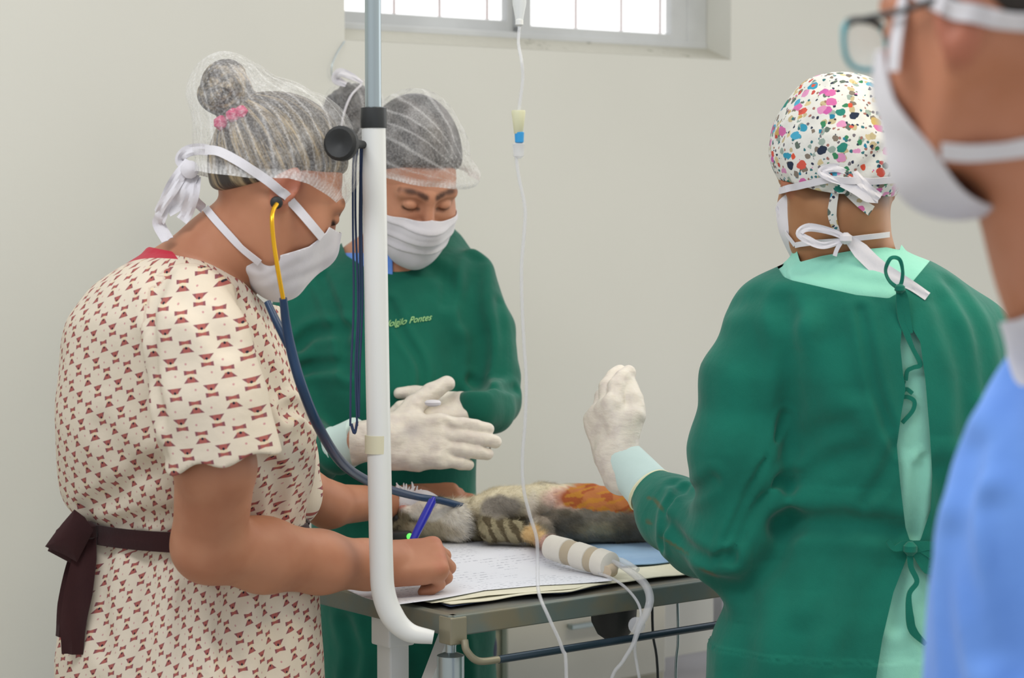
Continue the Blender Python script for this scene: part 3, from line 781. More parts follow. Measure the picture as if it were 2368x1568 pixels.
def hairf(H, top=1.0, line=((-.11, -.062), (-.07, -.055), (-.025, -.01), (.0, .028), (.03, .045), (.06, .066), (.085, .078), (.12, .082)), pad=(.0, .0, .0)):
    g = ell((0, -.014, .036), (.080 + pad[0], .102 + pad[1], .094 * top + pad[2])); ln = np.array(line)
    def f(q):
        hl = np.interp(q[:, 1], ln[:, 0], ln[:, 1]); return smax(g(q), (hl - q[:, 2]) * .8, .020)
    return H.wrap(f)
def legs(parent, cx, cy, zt, name='trousers', mat=None, yaw=0.0, w=.085):
    """plain trousers and shoes reaching the floor, below the frame"""
    fx = np.array([math.sin(yaw), math.cos(yaw), 0]); rx = np.array([math.cos(yaw), -math.sin(yaw), 0]); c = np.array([cx, cy, 0])
    fs = [chain([c + rx * w * sg + Z * zt, c + rx * w * sg + Z * .48, c + rx * w * 1.05 * sg + Z * .07], [.085, .070, .062], .01) for sg in (-1, 1)]
    f = U(.02, *fs, ell(c + Z * (zt - .04), (.14, .10, .08)))
    f = (lambda g: lambda p: np.maximum(g(p), .035 - p[:, 2]))(f)
    fobj(name, f, c - [.32, .28, 0], c + [.32, .28, 0] + Z * (zt + .1), .009, mat or M_NAVY, parent)
    for sg in (-1, 1):
        b = c + rx * w * 1.05 * sg
        g = U(.03, ell(b + fx * .05 + Z * .035, (.045, .045, .035)), cone(b - fx * .05 + Z * .035, b + fx * .13 + Z * .025, .036, .030), cone(b + Z * .04, b + Z * .09, .04, .038))
        g = (lambda g: lambda p: smax(g(p), .004 - p[:, 2], .006))(g)
        fobj('shoe', g, b - [.2, .2, .01], b + [.2, .2, .14], .006, M_SHOE, parent)

# ================================================================ person A : writing nurse in the patterned scrub
YA = 3.27
A = thing('person', 'nurse in cream scrub with red brown motifs, writing, hair in a bun under net', 'person', (at(430, 900, YA)[0], YA, 0))
HA = Head(at(632, 442, 3.24), (math.cos(math.radians(33)) * math.cos(math.radians(26)), math.cos(math.radians(33)) * math.sin(math.radians(26)), -math.sin(math.radians(33))), 1.0)
faceA = HA.face()
neckA = pchain([(600, 520, 3.26, 88), (530, 580, 3.27, 98), (430, 668, 3.28, 120)], .03)
TR = [(583, 372, 452, .060), (606, 300, 530, .095), (650, 228, 585, .135), (700, 186, 612, .152), (760, 154, 640, .16), (900, 132, 690, .155), (1000, 130, 728, .15), (1090, 134, 726, .14, .02), (1160, 152, 712, .13, .04),
      (1215, 190, 708, .125, .05), (1300, 160, 728, .135, .055), (1450, 136, 745, .15, .055), (1568, 130, 752, .165, .055), (1800, 128, 766, .185, .055)]
torsoA = zloft(TR, YA)
sleeveA = pchain([(450, 712, 3.15, 92), (462, 800, 3.085, 118), (490, 930, 3.065, 130), (530, 1150, 3.06, 142)], .01)
hp = at(520, 1062, 3.06); hn = unit(at(545, 1160, 3.06) - at(500, 1000, 3.06) + np.array([-.009, 0, 0]))
armA = pchain([(455, 740, 3.15, 80), (480, 900, 3.075, 88), (498, 1080, 3.07, 94), (484, 1262, 3.13, 84)], .01)
foreA = pchain([(484, 1262, 3.13, 82), (610, 1284, 3.20, 84), (740, 1300, 3.28, 70), (850, 1306, 3.345, 54), (905, 1305, 3.38, 48)], .02)
handA = handf(at(893, 1302, 3.37), (1, .28, .05), (-.15, -.62, .75), 'R', .97, curls=[(48, 62, 30), (55, 68, 34), (62, 70, 34), (68, 68, 34)], spread=(.05, 0, -.02, -.05), thumb=((.55, .6, -.65), (.1, .85, -.5), (-.2, .9, -.25)), fat=1.12)
armA2 = pchain([(560, 780, 3.42, 70), (640, 1100, 3.58, 66), (760, 1168, 3.68, 50), (880, 1162, 3.80, 38), (940, 1157, 3.86, 32)], .02)
handA2 = handf(at(948, 1156, 3.87), (1, .22, .02), (-.1, -.45, .9), 'L', .95, curls=[(14, 22, 12), (16, 24, 12), (18, 26, 12), (20, 28, 12)], thumb=((.6, .7, -.4), (.3, .9, -.3), (.1, 1, -.2)))
innerA = lambda p: torsoA(p) + .020
bodyA = U(.03, U(.035, faceA, neckA), innerA)
bodyA = U(.02, bodyA, armA, armA2); bodyA = U(.022, bodyA, foreA); bodyA = U(.010, bodyA, handA, handA2)
def toneA(V):
    t = HA.tone(V)
    for h, pts in ((handA, [(.029, .086, .01), (.01, .091, .01), (-.01, .087, .01), (-.029, .078, .01)]),):
        for q in pts: t[:, 1] = np.maximum(t[:, 1], np.clip(.5 - np.linalg.norm(V - h.P(q), axis=1) / .03, 0, .5))
    # lower hair at the nape, soft edge
    q = HA.loc(V); n = dpoly([(.05, -.085, -.035), (.0, -.098, -.055), (-.05, -.085, -.035)])(q)
    t[:, 0] = np.maximum(t[:, 0], np.clip(1.0 - n / .030, 0, .75)); return {'tone': t}
fobj('body', bodyA, *bounds([at(110, 120, 3.5), at(1240, 1800, 4.02), at(120, 1800, 2.9), at(1240, 130, 4.02)], .02), .0034, M_SKIN_A, A, attrs=toneA)
# --- scrub top
slv = lambda p: smax(sleeveA(p), (p - hp) @ hn - .004 * np.sin(p[:, 0] * 95), .004)
cav = lambda p: np.maximum(np.maximum(sleeveA(p) + .012, -((p - hp) @ hn) - .10), (hp[0] - .062) - p[:, 0])
far = pchain([(560, 760, 3.40, 100), (610, 930, 3.47, 100), (640, 1060, 3.52, 92), (652, 1135, 3.55, 96)], .02)
gA = U(.045, torsoA, far); gA = U(.03, gA, slv)
gA = (lambda g: lambda p: np.maximum(g(p), -np.maximum(cav(p), -(torsoA(p) - .004))))(gA)
gA = folds(gA, [([(372, 640), (352, 760), (358, 880), (372, 960)], .014, .007), ([(400, 680), (470, 730), (520, 800)], .015, .005), ([(560, 700), (600, 800), (650, 930)], .015, .006),
                ([(655, 960), (690, 945), (730, 985)], .010, .010), ([(600, 1060), (640, 1100), (640, 1190)], .012, .008), ([(200, 1180), (300, 1120), (380, 1060)], .014, .006),
                ([(210, 1215), (320, 1200), (420, 1180)], .012, .006), ([(250, 1250), (235, 1360), (240, 1500)], .013, .006), ([(330, 1250), (345, 1380), (330, 1560)], .014, .006),
                ([(440, 1380), (430, 1460), (440, 1560)], .016, .006), ([(540, 1390), (520, 1470), (540, 1560)], .014, .007), ([(620, 1400), (640, 1480), (625, 1560)], .013, .005), ([(240, 1000), (290, 1060), (370, 1100)], .02, .005)])
gA = wavy(gA, .0016, 34, 3)
nl0 = at(470, 588, 3.27); nln = unit([.30, 0, 1.0])
def neckclip(p):      # opening for the neck, sloping down to the front
    px, py = proj(p); return (np.interp(px, [250, 330, 400, 470, 510, 560, 610, 700], [560, 584, 588, 590, 606, 650, 700, 720]) - py) * .0006
def stA(V):
    cx = at(425, 900, YA)[0]; th_ = np.arctan2(V[:, 0] - cx, -(V[:, 1] - YA)); s = th_ * .235; t = V[:, 2]
    tw = np.clip((.95 - np.abs(t - .0)) * 0, 0, 0)
    sl = sleeveA(V) < .012; sl &= (torsoA(V) > -.0)
    s2 = (V[:, 0] - hp[0]) * .97 + (V[:, 2] - hp[2]) * .20; t2 = (V[:, 2] - hp[2]) * .97 - (V[:, 0] - hp[0]) * .14
    s = np.where(sl, s2, s + .12 * (t - 1.1) * (t > 1.0)); t = np.where(sl, t2, t - .05 * th_)
    low = V[:, 2] < at(430, 1222, YA)[2]; s = np.where(low & ~sl, s * 1.0 + .011, s)
    return {'st': np.stack([s, t, s * 0], 1)}
scrA = fobj('scrub_top', gA, *bounds([at(90, 540, 3.5), at(780, 1760, 3.62), at(90, 1760, 2.92)], .02), .0036, M_SCRUB, A, clips=[neckclip], attrs=stA)
# red undershirt showing at the collar
ru = U(.03, sub(neckA, .006), lambda p: torsoA(p) + .004)
fobj('undershirt', ru, *bounds([at(280, 540, 3.1), at(560, 700, 3.5)], .03), .004, M_RED, A, clips=[lambda p: (np.interp(proj(p)[0], [250, 325, 345, 400, 440, 470], [600, 580, 571, 582, 640, 1200]) - proj(p)[1]) * .0006])
# --- sash
mb = MB(); full = []
for k in range(41):
    a = 2 * math.pi * k / 40; full.append((math.cos(a), math.sin(a)))
P = []; Nn = []
for c_, s_ in full:
    yy = 1222; cx = (190 + 708) / 2; cen = at(cx, yy, YA + .05); rx = px2m(267, YA); P.append(cen + np.array([c_ * rx, s_ * .139, -c_ * .006])); Nn.append([c_, s_ * 2, 0])
mb.ribbon(np.array(P), np.array(Nn), px2m(46, YA), .003, sm=2, wave=.0015); sash_ = mb.obj('sash', M_BROWN, A)
mb = MB(); kx = at(205, 1226, YA - .02)
for yo, pol in ((0, [(172, 1178), (196, 1196), (216, 1226), (206, 1246), (178, 1300), (150, 1284), (104, 1264), (124, 1236), (146, 1208)]), (.012, [(176, 1184), (214, 1226), (200, 1250), (170, 1306), (110, 1274), (130, 1226)])):
    ring_ = A3(*[(x, y, 3.205 + yo) for x, y in pol]); cen_ = ring_.mean(0); n_ = len(ring_)
    V_ = [cen_ - [0, .012, 0]] + [cen_ + (q - cen_) * .55 - [0, .010, 0] for q in ring_] + list(ring_) + [cen_ + (q - cen_) * .5 + [0, .012, 0] for q in ring_] + [cen_ + [0, .014, 0]]
    F_ = [[0, 1 + i, 1 + (i + 1) % n_] for i in range(n_)] + [[4 * 0 + 3 * n_ + 1, 2 * n_ + 1 + (i + 1) % n_, 2 * n_ + 1 + i] for i in range(n_)]
    F_ += [[1 + i + k * n_, 1 + i + (k + 1) * n_, 1 + (i + 1) % n_ + (k + 1) * n_, 1 + (i + 1) % n_ + k * n_] for k in (0, 1) for i in range(n_)]
    mb.add(V_, F_)
mb.ribbon(A3((208, 1232, 3.225), (196, 1290, 3.215), (182, 1370, 3.21), (170, 1440, 3.21), (168, 1512, 3.215)), [[0, -1, 0]] * 5, [.02, .034, .040, .038, .030], .003, wave=.002)
mb.ribbon(A3((205, 1230, 3.235), (180, 1300, 3.235), (160, 1400, 3.23), (150, 1475, 3.23)), [[-.4, -1, 0]] * 4, [.02, .03, .034, .03], .003, wave=.002)
mb.lathe(at(206, 1228, 3.225) - np.array([0.0, .0, .012]), Z, [(0, .004), (.004, .012), (.02, .013), (.026, .004)], 14)
mb.obj('sash_bow', M_BROWN, sash_)
# --- hair, bun, scrunchie, net
hA = hairf(HA, 1.10, line=((-.11, -.072), (-.085, -.066), (-.045, -.02), (.0, .028), (.03, .045), (.06, .066), (.085, .078), (.12, .082))); bunc = at(521, 206, 3.235)
bun = lambda p: ell(bunc, (.0385, .040, .040))(p) - .0028 * np.sin(np.arctan2(p[:, 2] - bunc[2], p[:, 0] - bunc[0]) * 3 + np.linalg.norm(p - bunc, axis=1) * 260 + p[:, 1] * 60)
lk = cone(at(548, 246, 3.235), at(600, 300, 3.235), .020, .045)
hairA = U(.012, U(.03, hA, lk), bun)
axA = unit(bunc - HA.c); e1 = unit(np.cross(axA, [0, 1, 0])); e2 = np.cross(axA, e1)
def stHA(V):
    q = V - HA.c; t = q @ axA; a = np.arctan2(q @ e1, q @ e2)
    b = np.linalg.norm(V - bunc, axis=1) < .048; qb = V - bunc
    a2 = np.linalg.norm(qb[:, [0, 2]], axis=1) * 90; st = np.stack([np.cos(a) * 9, np.sin(a) * 9, t * 9], 1)
    st[b] = np.stack([a2, qb[:, 1] * 60, np.arctan2(qb[:, 2], qb[:, 0]) * .8], 1)[b]; return {'st': st}
lo, hi = bounds([HA.c - .2, HA.c + .2])
ha_o = fobj('hair', hairA, lo, hi + [0, 0, .03], .0028, M_HAIR_A, A, attrs=stHA)
mb = MB(); tc_ = at(547, 252, 3.235); ax = unit(bunc - at(600, 330, 3.235)); u_ = unit(np.cross(ax, [0, 1, 0])); v_ = np.cross(ax, u_)
ring = [tc_ + .0225 * (math.cos(t) * u_ + math.sin(t) * v_) + ax * .003 * math.sin(5 * t) for t in np.linspace(0, 2 * math.pi, 33)]
mb.tube(ring, [.0065 + .002 * math.sin(i * 1.9) for i in range(33)], 10, 2)
for q in ((538, 268, 3.19), (556, 262, 3.19), (510, 285, 3.195)): mb.lathe(at(*q) - np.array([0, 0, .010]), [.1, .0, 1], [(0, .002), (.005, .010), (.014, .011), (.021, .003)], 12)
mb.obj('scrunchie', M_PINK, ha_o)
def netline(q, ln): return np.interp(q[:, 1], [a for a, b in ln], [b for a, b in ln]) - q[:, 2]
lnA = [(-.13, -.042), (-.10, -.036), (-.06, -.018), (-.02, .008), (.01, .018), (.05, .024), (.085, .028), (.12, .03)]
netf = U(.05, sub(hA, .007), HA.wrap(ell((0, -.012, .032), (.082, .104, .096))), sub(ell(bunc, (.040, .042, .041)), .006), cone(bunc - Z * .01, HA.w((0, -.095, .03)), .030, .030), cone(bunc, HA.w((0, .02, .11)), .026, .02))
netf = wavy(netf, .0012, 60, 5)
def netattr(H, ln, cen, axis, nl=34, bandw=.016):
    def g(V):
        q = H.loc(V); b = -netline(q, ln); a = np.arctan2(q[:, 0], q[:, 1]); t = np.zeros((len(V), 3))
        t[:, 1] = np.clip(1 - b / bandw, 0, 1) ** .5 * (.75 + .25 * np.sign(np.sin(a * 95)))
        qq = V - cen; e1 = unit(np.cross(axis, [0.1, 1, 0])); e2 = np.cross(axis, e1); an = np.arctan2(qq @ e1, qq @ e2)
        s = np.sin(an * nl + 2 * np.sin(an * 7) + 8 * np.sin((qq @ axis) * 9)); t[:, 0] = np.clip((s - .80) / .2, 0, 1) * .5
        return {'tone': t}
    return g
fobj('bouffant_cap', netf, lo - .01, hi + [0, 0, .04], .003, M_NET, A, clips=[lambda p: netline(HA.loc(p), lnA)], attrs=netattr(HA, lnA, HA.c, axA))
# --- mask
def maskf(H, off=.006):
    return sub(H.wrap(U(.03, ell((0, .040, -.020), (.066, .062, .070)), ell((0, .040, -.060), (.054, .058, .052)), cone((0, .085, .010), (0, .104, -.030), .012, .016), ell((0, .074, -.090), (.028, .026, .024)))), off)
mA = U(.02, maskf(HA, .008), HA.wrap(ell((0, .070, -.104), (.036, .034, .026))))
def pleat(m, H, ps=(-.075, -.055, -.030)):
    return lambda p: m(p) + .0025 * sum(np.clip((H.loc(p)[:, 2] - z) / .012, 0, 1) - np.clip((H.loc(p)[:, 2] - z) / .002, 0, 1) for z in ps)
def mregA(p):
    q = HA.loc(p); edge = np.interp(q[:, 2], [-.14, -.105, -.08, -.05, -.02, .01], [.012, .020, .040, .066, .078, .080]); return np.maximum(np.maximum(edge - q[:, 1], q[:, 2] - (.006 - .25 * np.abs(q[:, 0]))), -.136 - q[:, 2])
mk = fobj('face_mask', wavy(mA, .0012, 50, 8), HA.c - .16, HA.c + .16, .0024, M_WHITE, A, clips=[mregA], solid=.0015)
hull = U(0, bodyA, netf, sub(mA, .0015))
mb = MB()
strap(mb, hull, [(742, 548), (700, 498), (660, 452), (620, 418), (560, 378), (510, 352), (478, 346)], [.013] * 19, .002)
strap(mb, hull, [(602, 606), (560, 572), (510, 520), (478, 484)], [.011] * 10, .002)
mb.obj('mask_tie', M_WHITE, mk)
mb = MB(); k_ = 3.22
for rows, w in (([(500, 352, k_), (462, 345, k_), (430, 352, k_), (418, 372, k_ + .01), (445, 395, k_)], .016), ([(470, 482, k_ + .02), (448, 460, k_), (430, 420, k_), (428, 380, k_)], .014), ([(440, 375, k_), (412, 410, k_ - .01), (390, 450, k_), (372, 500, k_), (368, 520, k_ + .01), (388, 556, k_)], .018),
                ([(445, 400, k_), (425, 440, k_ - .01), (410, 470, k_), (386, 486, k_)], .022), ([(450, 410, k_), (446, 450, k_ - .012), (432, 492, k_), (420, 510, k_)], .018), ([(436, 380, k_), (405, 432, k_ - .012), (378, 470, k_ - .01), (366, 492, k_)], .014)):
    mb.ribbon(A3(*rows), [[.1, -1, .2]] * len(rows), w, .0012, wave=.0015)
mb.lathe(at(438, 392, 3.21), unit([.3, -1, 0]), [(-.012, .004), (-.008, .012), (.004, .013), (.010, .004)], 12)
mb.obj('mask_bow', M_WHITE, mk)
legs(A, at(440, 1500, YA)[0], YA + .05, .66, yaw=math.radians(70), w=.066)

# ================================================================ stethoscope
st = thing('stethoscope', 'stethoscope with gold ear tubes and dark blue tubing running to the patient', 'stethoscope', at(655, 700, 3.12))
ep = trace(faceA, 640, 470)[0]
mb = MB(); mb.lathe(ep + np.array([0, -.012, 0]), unit([0, 1, 0.1]), [(0, .004), (.003, .008), (.008, .009), (.014, .005)], 14); mb.obj('ear_tip', M_BLACK, st)
y0_ = ep[1] - .012
mb = MB(); mb.tube(A3((640, 472, y0_), (632, 486, y0_ - .01), (629, 510, y0_ - .02), (633, 560, y0_ - .025), (642, 620, y0_ - .03), (655, 692, y0_ - .025)), .0032, 10); mb.obj('ear_tube', M_GOLD, st)
y2_ = 3.14
mb = MB(); mb.tube(A3((655, 690, y0_ - .025), (662, 750, y2_ - .01), (676, 820, y2_ - .005), (700, 900, y2_), (738, 990, y2_ + .05), (790, 1070, y2_ + .18), (850, 1112, 3.50), (905, 1133, 3.62), (960, 1148, 3.72), (1020, 1158, 3.76), (1072, 1172, 3.79)), [.0055, .0065, .0075, .0075, .0075, .0075, .0072, .0066, .006, .006, .006], 12); mb.obj('tubing', M_DKBLUE, st)
mb = MB(); mb.tube(A3((618, 698, y2_ + .02), (640, 745, y2_ + .01), (668, 800, y2_)), [.005, .006, .0065], 12); mb.obj('second_tube', M_DKBLUE, st)
mb = MB(); mb.lathe(at(1078, 1176, 3.80), unit([.2, .2, -1]), [(-.006, .004), (-.004, .018), (.004, .020), (.007, .006)], 20); mb.obj('chest_piece', M_STEEL, st)
# ================================================================ person B : green gown behind the table, looking at her gloved hands
YB = 4.12
B = thing('person', 'assistant in green gown behind the table, white net cap, looking down at cupped gloved hands', 'person', (at(900, 900, YB)[0], YB, 0))
HB = Head(at(948, 428, 4.08), (.36, -.80, -.48), 1.02)
faceB = HB.face()
neckB = chain([HB.w((0, -.02, -.05)), at(920, 590, 4.13), at(905, 660, 4.17)], [.060, .058, .075], .03)
TRB = [(500, 880, 1000, .030, .11), (530, 836, 1050, .055, .10), (575, 770, 1088, .09, .08), (640, 700, 1118, .12, .06), (720, 672, 1138, .135, .04), (800, 680, 1120, .14, .02), (900, 695, 1112, .145), (1000, 702, 1106, .14), (1100, 712, 1101, .135), (1250, 722, 1110, .135),
       (1440, 735, 1142, .145), (1568, 735, 1147, .15), (1900, 722, 1165, .155)]
torsoB = zloft(TRB, YB)
armBL = pchain([(1088, 650, 4.14, 58), (1130, 760, 4.10, 60), (1146, 870, 4.06, 54), (1148, 935, 4.03, 52)], .01)
foreBL = pchain([(1150, 930, 4.03, 52), (1138, 948, 3.96, 54), (1106, 950, 3.915, 50)], .01)
armBR = pchain([(705, 670, 4.15, 62), (655, 830, 4.10, 64), (672, 990, 4.02, 64), (735, 1052, 3.93, 60), (778, 1045, 3.87, 50)], .02)
handBR = handf(at(885, 1018, 3.82), (1, -.05, -.02), (.05, -.85, .45), 'R', 1.15, curls=[(5, 8, 5), (7, 8, 5), (9, 10, 6), (12, 12, 6)], spread=(-.03, .0, .015, .03), thumb=((.80, .55, -.1), (.75, .75, -.15), (.6, .8, -.2)), fat=1.13)
handBL = handf(at(1082, 944, 3.925), (-1, -.30, .02), (.1, -.35, .93), 'L', 1.0, curls=[(20, 30, 15), (25, 30, 15), (25, 35, 15), (28, 35, 15)], thumb=((.7, .7, .1), (.5, .8, -.1), (.3, .9, -.2)))
inB = lambda p: np.minimum(np.minimum(torsoB(p), armBL(p)), np.minimum(foreBL(p), armBR(p))) + .016
bodyB = U(.03, U(.02, faceB, neckB), inB); 
bodyB = U(.012, bodyB, lambda p: handBR(p) + .002, lambda p: handBL(p) + .002, lambda p: cone(at(778, 1045, 3.87), at(868, 1018, 3.82), .022, .022)(p))
fobj('body', bodyB, *bounds([at(560, 200, 3.7), at(1230, 1900, 4.36), at(560, 1900, 3.74), at(1230, 200, 4.4)], .02), .0036, M_SKIN_B, B, attrs=lambda V: {'tone': HB.tone(V)})
gB = U(.045, torsoB, U(.015, armBL, foreBL), armBR)
gB = folds(gB, [([(1100, 600), (1090, 700), (1112, 800), (1105, 900)], .016, .014), ([(900, 700), (930, 770), (970, 840), (975, 900)], .008, .006), ([(745, 640), (790, 760), (805, 860)], .010, .008), ([(690, 800), (730, 770), (800, 765)], .012, .010), ([(640, 880), (720, 850), (790, 845)], .011, .009),
                ([(1150, 700), (1160, 800), (1150, 880)], .010, .004), ([(1090, 880), (1130, 900), (1190, 900)], .009, .006), ([(1075, 560), (1050, 620), (1030, 700)], .012, .004), ([(1000, 620), (1040, 660), (1070, 740)], .014, .005), ([(700, 1060), (780, 1100), (900, 1100)], .014, .004),
                ([(800, 1440), (820, 1500), (810, 1568)], .014, .007), ([(950, 1480), (970, 1568)], .014, .008), ([(1060, 1490), (1070, 1568)], .014, .008)])
gB = wavy(gB, .0014, 32, 11)
def clipB(p):
    px, py = proj(p); lim = np.interp(px, [740, 775, 800, 850, 900, 990, 1020, 1060], [480, 520, 590, 622, 630, 560, 500, 480]); return np.where(p[:, 1] < 4.2, (lim - py) * .0008, (np.interp(px, [700, 860, 900, 960], [610, 610, 540, 490]) - py) * .0008)
gnB = fobj('gown', gB, *bounds([at(540, 480, 3.8), at(1240, 1880, 4.40), at(540, 1880, 3.8)], .02), .004, M_GREEN2, B, clips=[clipB])
ib = lambda p: torsoB(p) + .006
# light blue undershirt at the neck
fobj('undershirt', U(.02, sub(neckB, .004), ib), *bounds([at(740, 540, 3.95), at(900, 660, 4.3)], .02), .004, M_BLUE, B, clips=[lambda p: (585 - proj(p)[1]) * .0008])
def textmesh(s, size, shear=0.25):
    cu = bpy.data.curves.new('lettering', 'FONT'); cu.body = s; cu.size = size; cu.shear = shear; cu.resolution_u = 3; cu.align_x = 'RIGHT'
    o = bpy.data.objects.new('lettering', cu); COL.objects.link(o); dg = bpy.context.evaluated_depsgraph_get(); me = o.evaluated_get(dg).to_mesh()
    V = np.array([v.co[:2] for v in me.vertices]); F = [list(p.vertices) for p in me.polygons]
    o.evaluated_get(dg).to_mesh_clear(); bpy.data.objects.remove(o); return V, F
V, F = textmesh('Rodolgjlo Pontes', 22); ca, sa = math.cos(math.radians(9)), math.sin(math.radians(9))
px = 996 + V[:, 0] * ca * .86 + V[:, 1] * sa; py = 741 + (-V[:, 0]) * sa * -1 * -1 * .86 * 1.0 - V[:, 1] * ca
py = 741 - (V[:, 0] * sa * .86) - V[:, 1] * ca
P = trace(gB, px, py); P = P + grad(gB, P, .004) * .0022
tx = mesh('embroidery', P, F, Mat('pale_green_thread', '#9fd08c', 0.7).mat, gnB, smooth=False, solid=.0006); tx['label'] = 'pale green embroidered name'
# hair + net
hB = hairf(HB, 1.2, pad=(.006, .006, .012)); bunB = at(818, 262, 4.20)
hairB = U(.02, hB, wavy(ell(bunB, (.055, .05, .055)), .003, 90, 2))
def sth(H, ax, k=10):
    e1_ = unit(np.cross(ax, [0, .3, 1])); e2_ = np.cross(ax, e1_)
    def g(V):
        q = V - H.c; a = np.arctan2(q @ e1_, q @ e2_); return {'st': np.stack([np.cos(a) * k, np.sin(a) * k, (q @ ax) * 12], 1)}
    return g
axB = unit(bunB - HB.c)
fobj('hair', hairB, HB.c - [.24, .16, .18], HB.c + [.16, .24, .24], .003, M_HAIR_B, B, attrs=sth(HB, axB))
lnB = [(-.13, .0), (-.06, .01), (-.02, .02), (.03, .038), (.07, .048), (.12, .050)]
hangB = ell(HB.w((-.062, .075, .055)), (.030, .028, .024))
nB = U(.04, sub(hB, .009), HB.wrap(ell((0, -.012, .032), (.083, .105, .096))), sub(ell(bunB, (.056, .052, .056)), .006), hangB); nB = wavy(nB, .0016, 55, 6)
gax = unit(HB.w((-.06, .09, .05)) - HB.c)
fobj('bouffant_cap', nB, HB.c - [.26, .18, .2], HB.c + [.18, .26, .26], .003, M_NET, B, clips=[lambda p: netline(HB.loc(p), lnB)], attrs=netattr(HB, lnB, HB.c, gax, 30, .014))
mb = MB(); mb.tube([trace(nB, 836, 196)[0] - [0, .003, 0], trace(nB, 812, 222)[0] - [0, .003, 0], trace(nB, 796, 262)[0] - [0, .003, 0], trace(nB, 790, 300)[0] - [0, .003, 0]], .0022, 8)
mb.ribbon(A3((838, 192, 4.12), (815, 178, 4.12), (786, 168, 4.13), (778, 184, 4.14), (800, 196, 4.14)), [[0, -1, .3]] * 5, [.006, .012, .016, .018, .010], .0015, wave=.0015)
mtB = mb.obj('mask_tie', M_WHITE, B)
mB = maskf(HB, .007)
def mregB(p):
    q = HB.loc(p); return np.maximum(np.maximum(.012 + .25 * np.abs(q[:, 2] + .05) - q[:, 1], q[:, 2] - (-.004 - .22 * np.abs(q[:, 0]))), -.128 - q[:, 2])
mB2 = wavy(pleat(mB, HB), .0010, 60, 4)
fobj('face_mask', mB2, HB.c - .17, HB.c + .17, .0024, M_WHITE, B, clips=[mregB], solid=.0015)
# gloves
glB = U(.012, handBR, cone(at(790, 1034, 3.866), at(868, 1018, 3.82), .0355, .031))
fobj('glove', wavy(sub(glB, .0015), .0007, 95, 9), *bounds([handBR.P((0, .1, 0)) - .17, handBR.P((0, .1, 0)) + .13]), .0023, M_GLOVE, B)
glL = handBL
fobj('glove', wavy(sub(glL, .0015), .0007, 95, 10), *bounds([handBL.P((0, .08, 0)) - .13, handBL.P((0, .08, 0)) + .15]), .0025, M_GLOVE, B)
mb = MB(); c0, c1 = at(782, 1040, 3.87), at(815, 1028, 3.855); ax = unit(c1 - c0 + [0, 0, .004]); mb.lathe(c0, ax, [(0, .036), (-.002, .041), (.003, .042), (.006, .040), (.028, .0385), (.052, .0375), (.054, .030)], 28)
mb.obj('cuff', M_CUFF, B)
mb = MB(); mb.lathe(at(1001, 940, 3.775), Z, [(0, .006), (.003, .013), (.007, .014), (.010, .011), (.011, .004)], 20)
tag(mb.obj('cotton_ball', M_WHITE), 'small white cotton ball resting on the cupped gloved hands', 'cotton ball')
legs(B, at(935, 1500, YB)[0], YB, .68, yaw=math.radians(180))

# ================================================================ person C : back view in green gown
YC = 3.36
C = thing('person', 'surgeon seen from behind in green back-tied gown, cap printed with colourful birds', 'person', (at(2000, 900, YC)[0], YC, 0))
HC = Head(at(1936, 414, 3.36), (-.26, .88, -.34), 1.04, roll=math.radians(-3))
faceC = HC.face()
neckC = chain([HC.w((0, -.015, -.045)), at(1948, 560, 3.36), at(1965, 640, 3.37)], [.064, .064, .078], .03)
TRC = [(578, 1880, 2092, .050), (610, 1812, 2165, .085), (650, 1745, 2225, .11), (700, 1712, 2278, .13), (760, 1700, 2318, .14), (850, 1735, 2342, .145), (950, 1775, 2350, .145), (1100, 1795, 2345, .14), (1205, 1790, 2335, .132), (1300, 1745, 2338, .14),
       (1400, 1680, 2350, .15), (1480, 1648, 2360, .155), (1568, 1632, 2368, .16), (2300, 1590, 2420, .165)]
torsoC = zloft(TRC, YC)
armC = pchain([(1775, 745, 3.36, 76), (1722, 880, 3.345, 100), (1708, 1040, 3.345, 112), (1708, 1250, 3.35, 104)], .02)
foreC = pchain([(1700, 1262, 3.36, 102), (1625, 1235, 3.44, 92), (1560, 1190, 3.52, 80), (1505, 1132, 3.58, 54)], .03)
armC2 = pchain([(2262, 770, 3.38, 70), (2282, 950, 3.40, 75), (2280, 1200, 3.44, 78), (2210, 1180, 3.66, 60)], .02)
handC = handf(at(1425, 1062, 3.64), (-.22, .42, .82), (-.80, -.62, -.05), 'L', 1.04, curls=[(22, 26, 14), (20, 26, 14), (24, 30, 18), (30, 34, 20)], spread=(.06, .01, -.03, -.08), thumb=((.35, .85, -.45), (-.1, 1, -.35), (-.25, 1, -.15)), fat=1.12)
handC2 = handf(at(2200, 1172, 3.70), (-.4, .8, .1), (0, -.1, 1), 'R', 1.0)
inC = lambda p: np.minimum(np.minimum(torsoC(p), armC2(p)), np.minimum(foreC(p), armC(p))) + .030
fC = cone(at(1520, 1145, 3.57), at(1425, 1062, 3.64), .033, .025)
bodyC = U(.03, U(.02, faceC, neckC), inC); bodyC = U(.012, bodyC, lambda p: handC(p) + .005, lambda p: handC2(p) + .002, lambda p: fC(p) + .003)
def toneC(V):
    t = HC.tone(V); q = HC.loc(V); t[:, 0] = np.maximum(t[:, 0], np.clip(1.1 - dpoly([(.06, -.06, -.03), (.03, -.09, -.052), (0, -.1, -.058), (-.03, -.09, -.052), (-.06, -.06, -.03)])(q) / .028, 0, .8)); return {'tone': t}
fobj('body', bodyC, *bounds([at(1300, 180, 3.18), at(2400, 2290, 3.9), at(1300, 2290, 3.16), at(2400, 160, 3.9)], .02), .0042, M_SKIN_C, C, attrs=toneC)
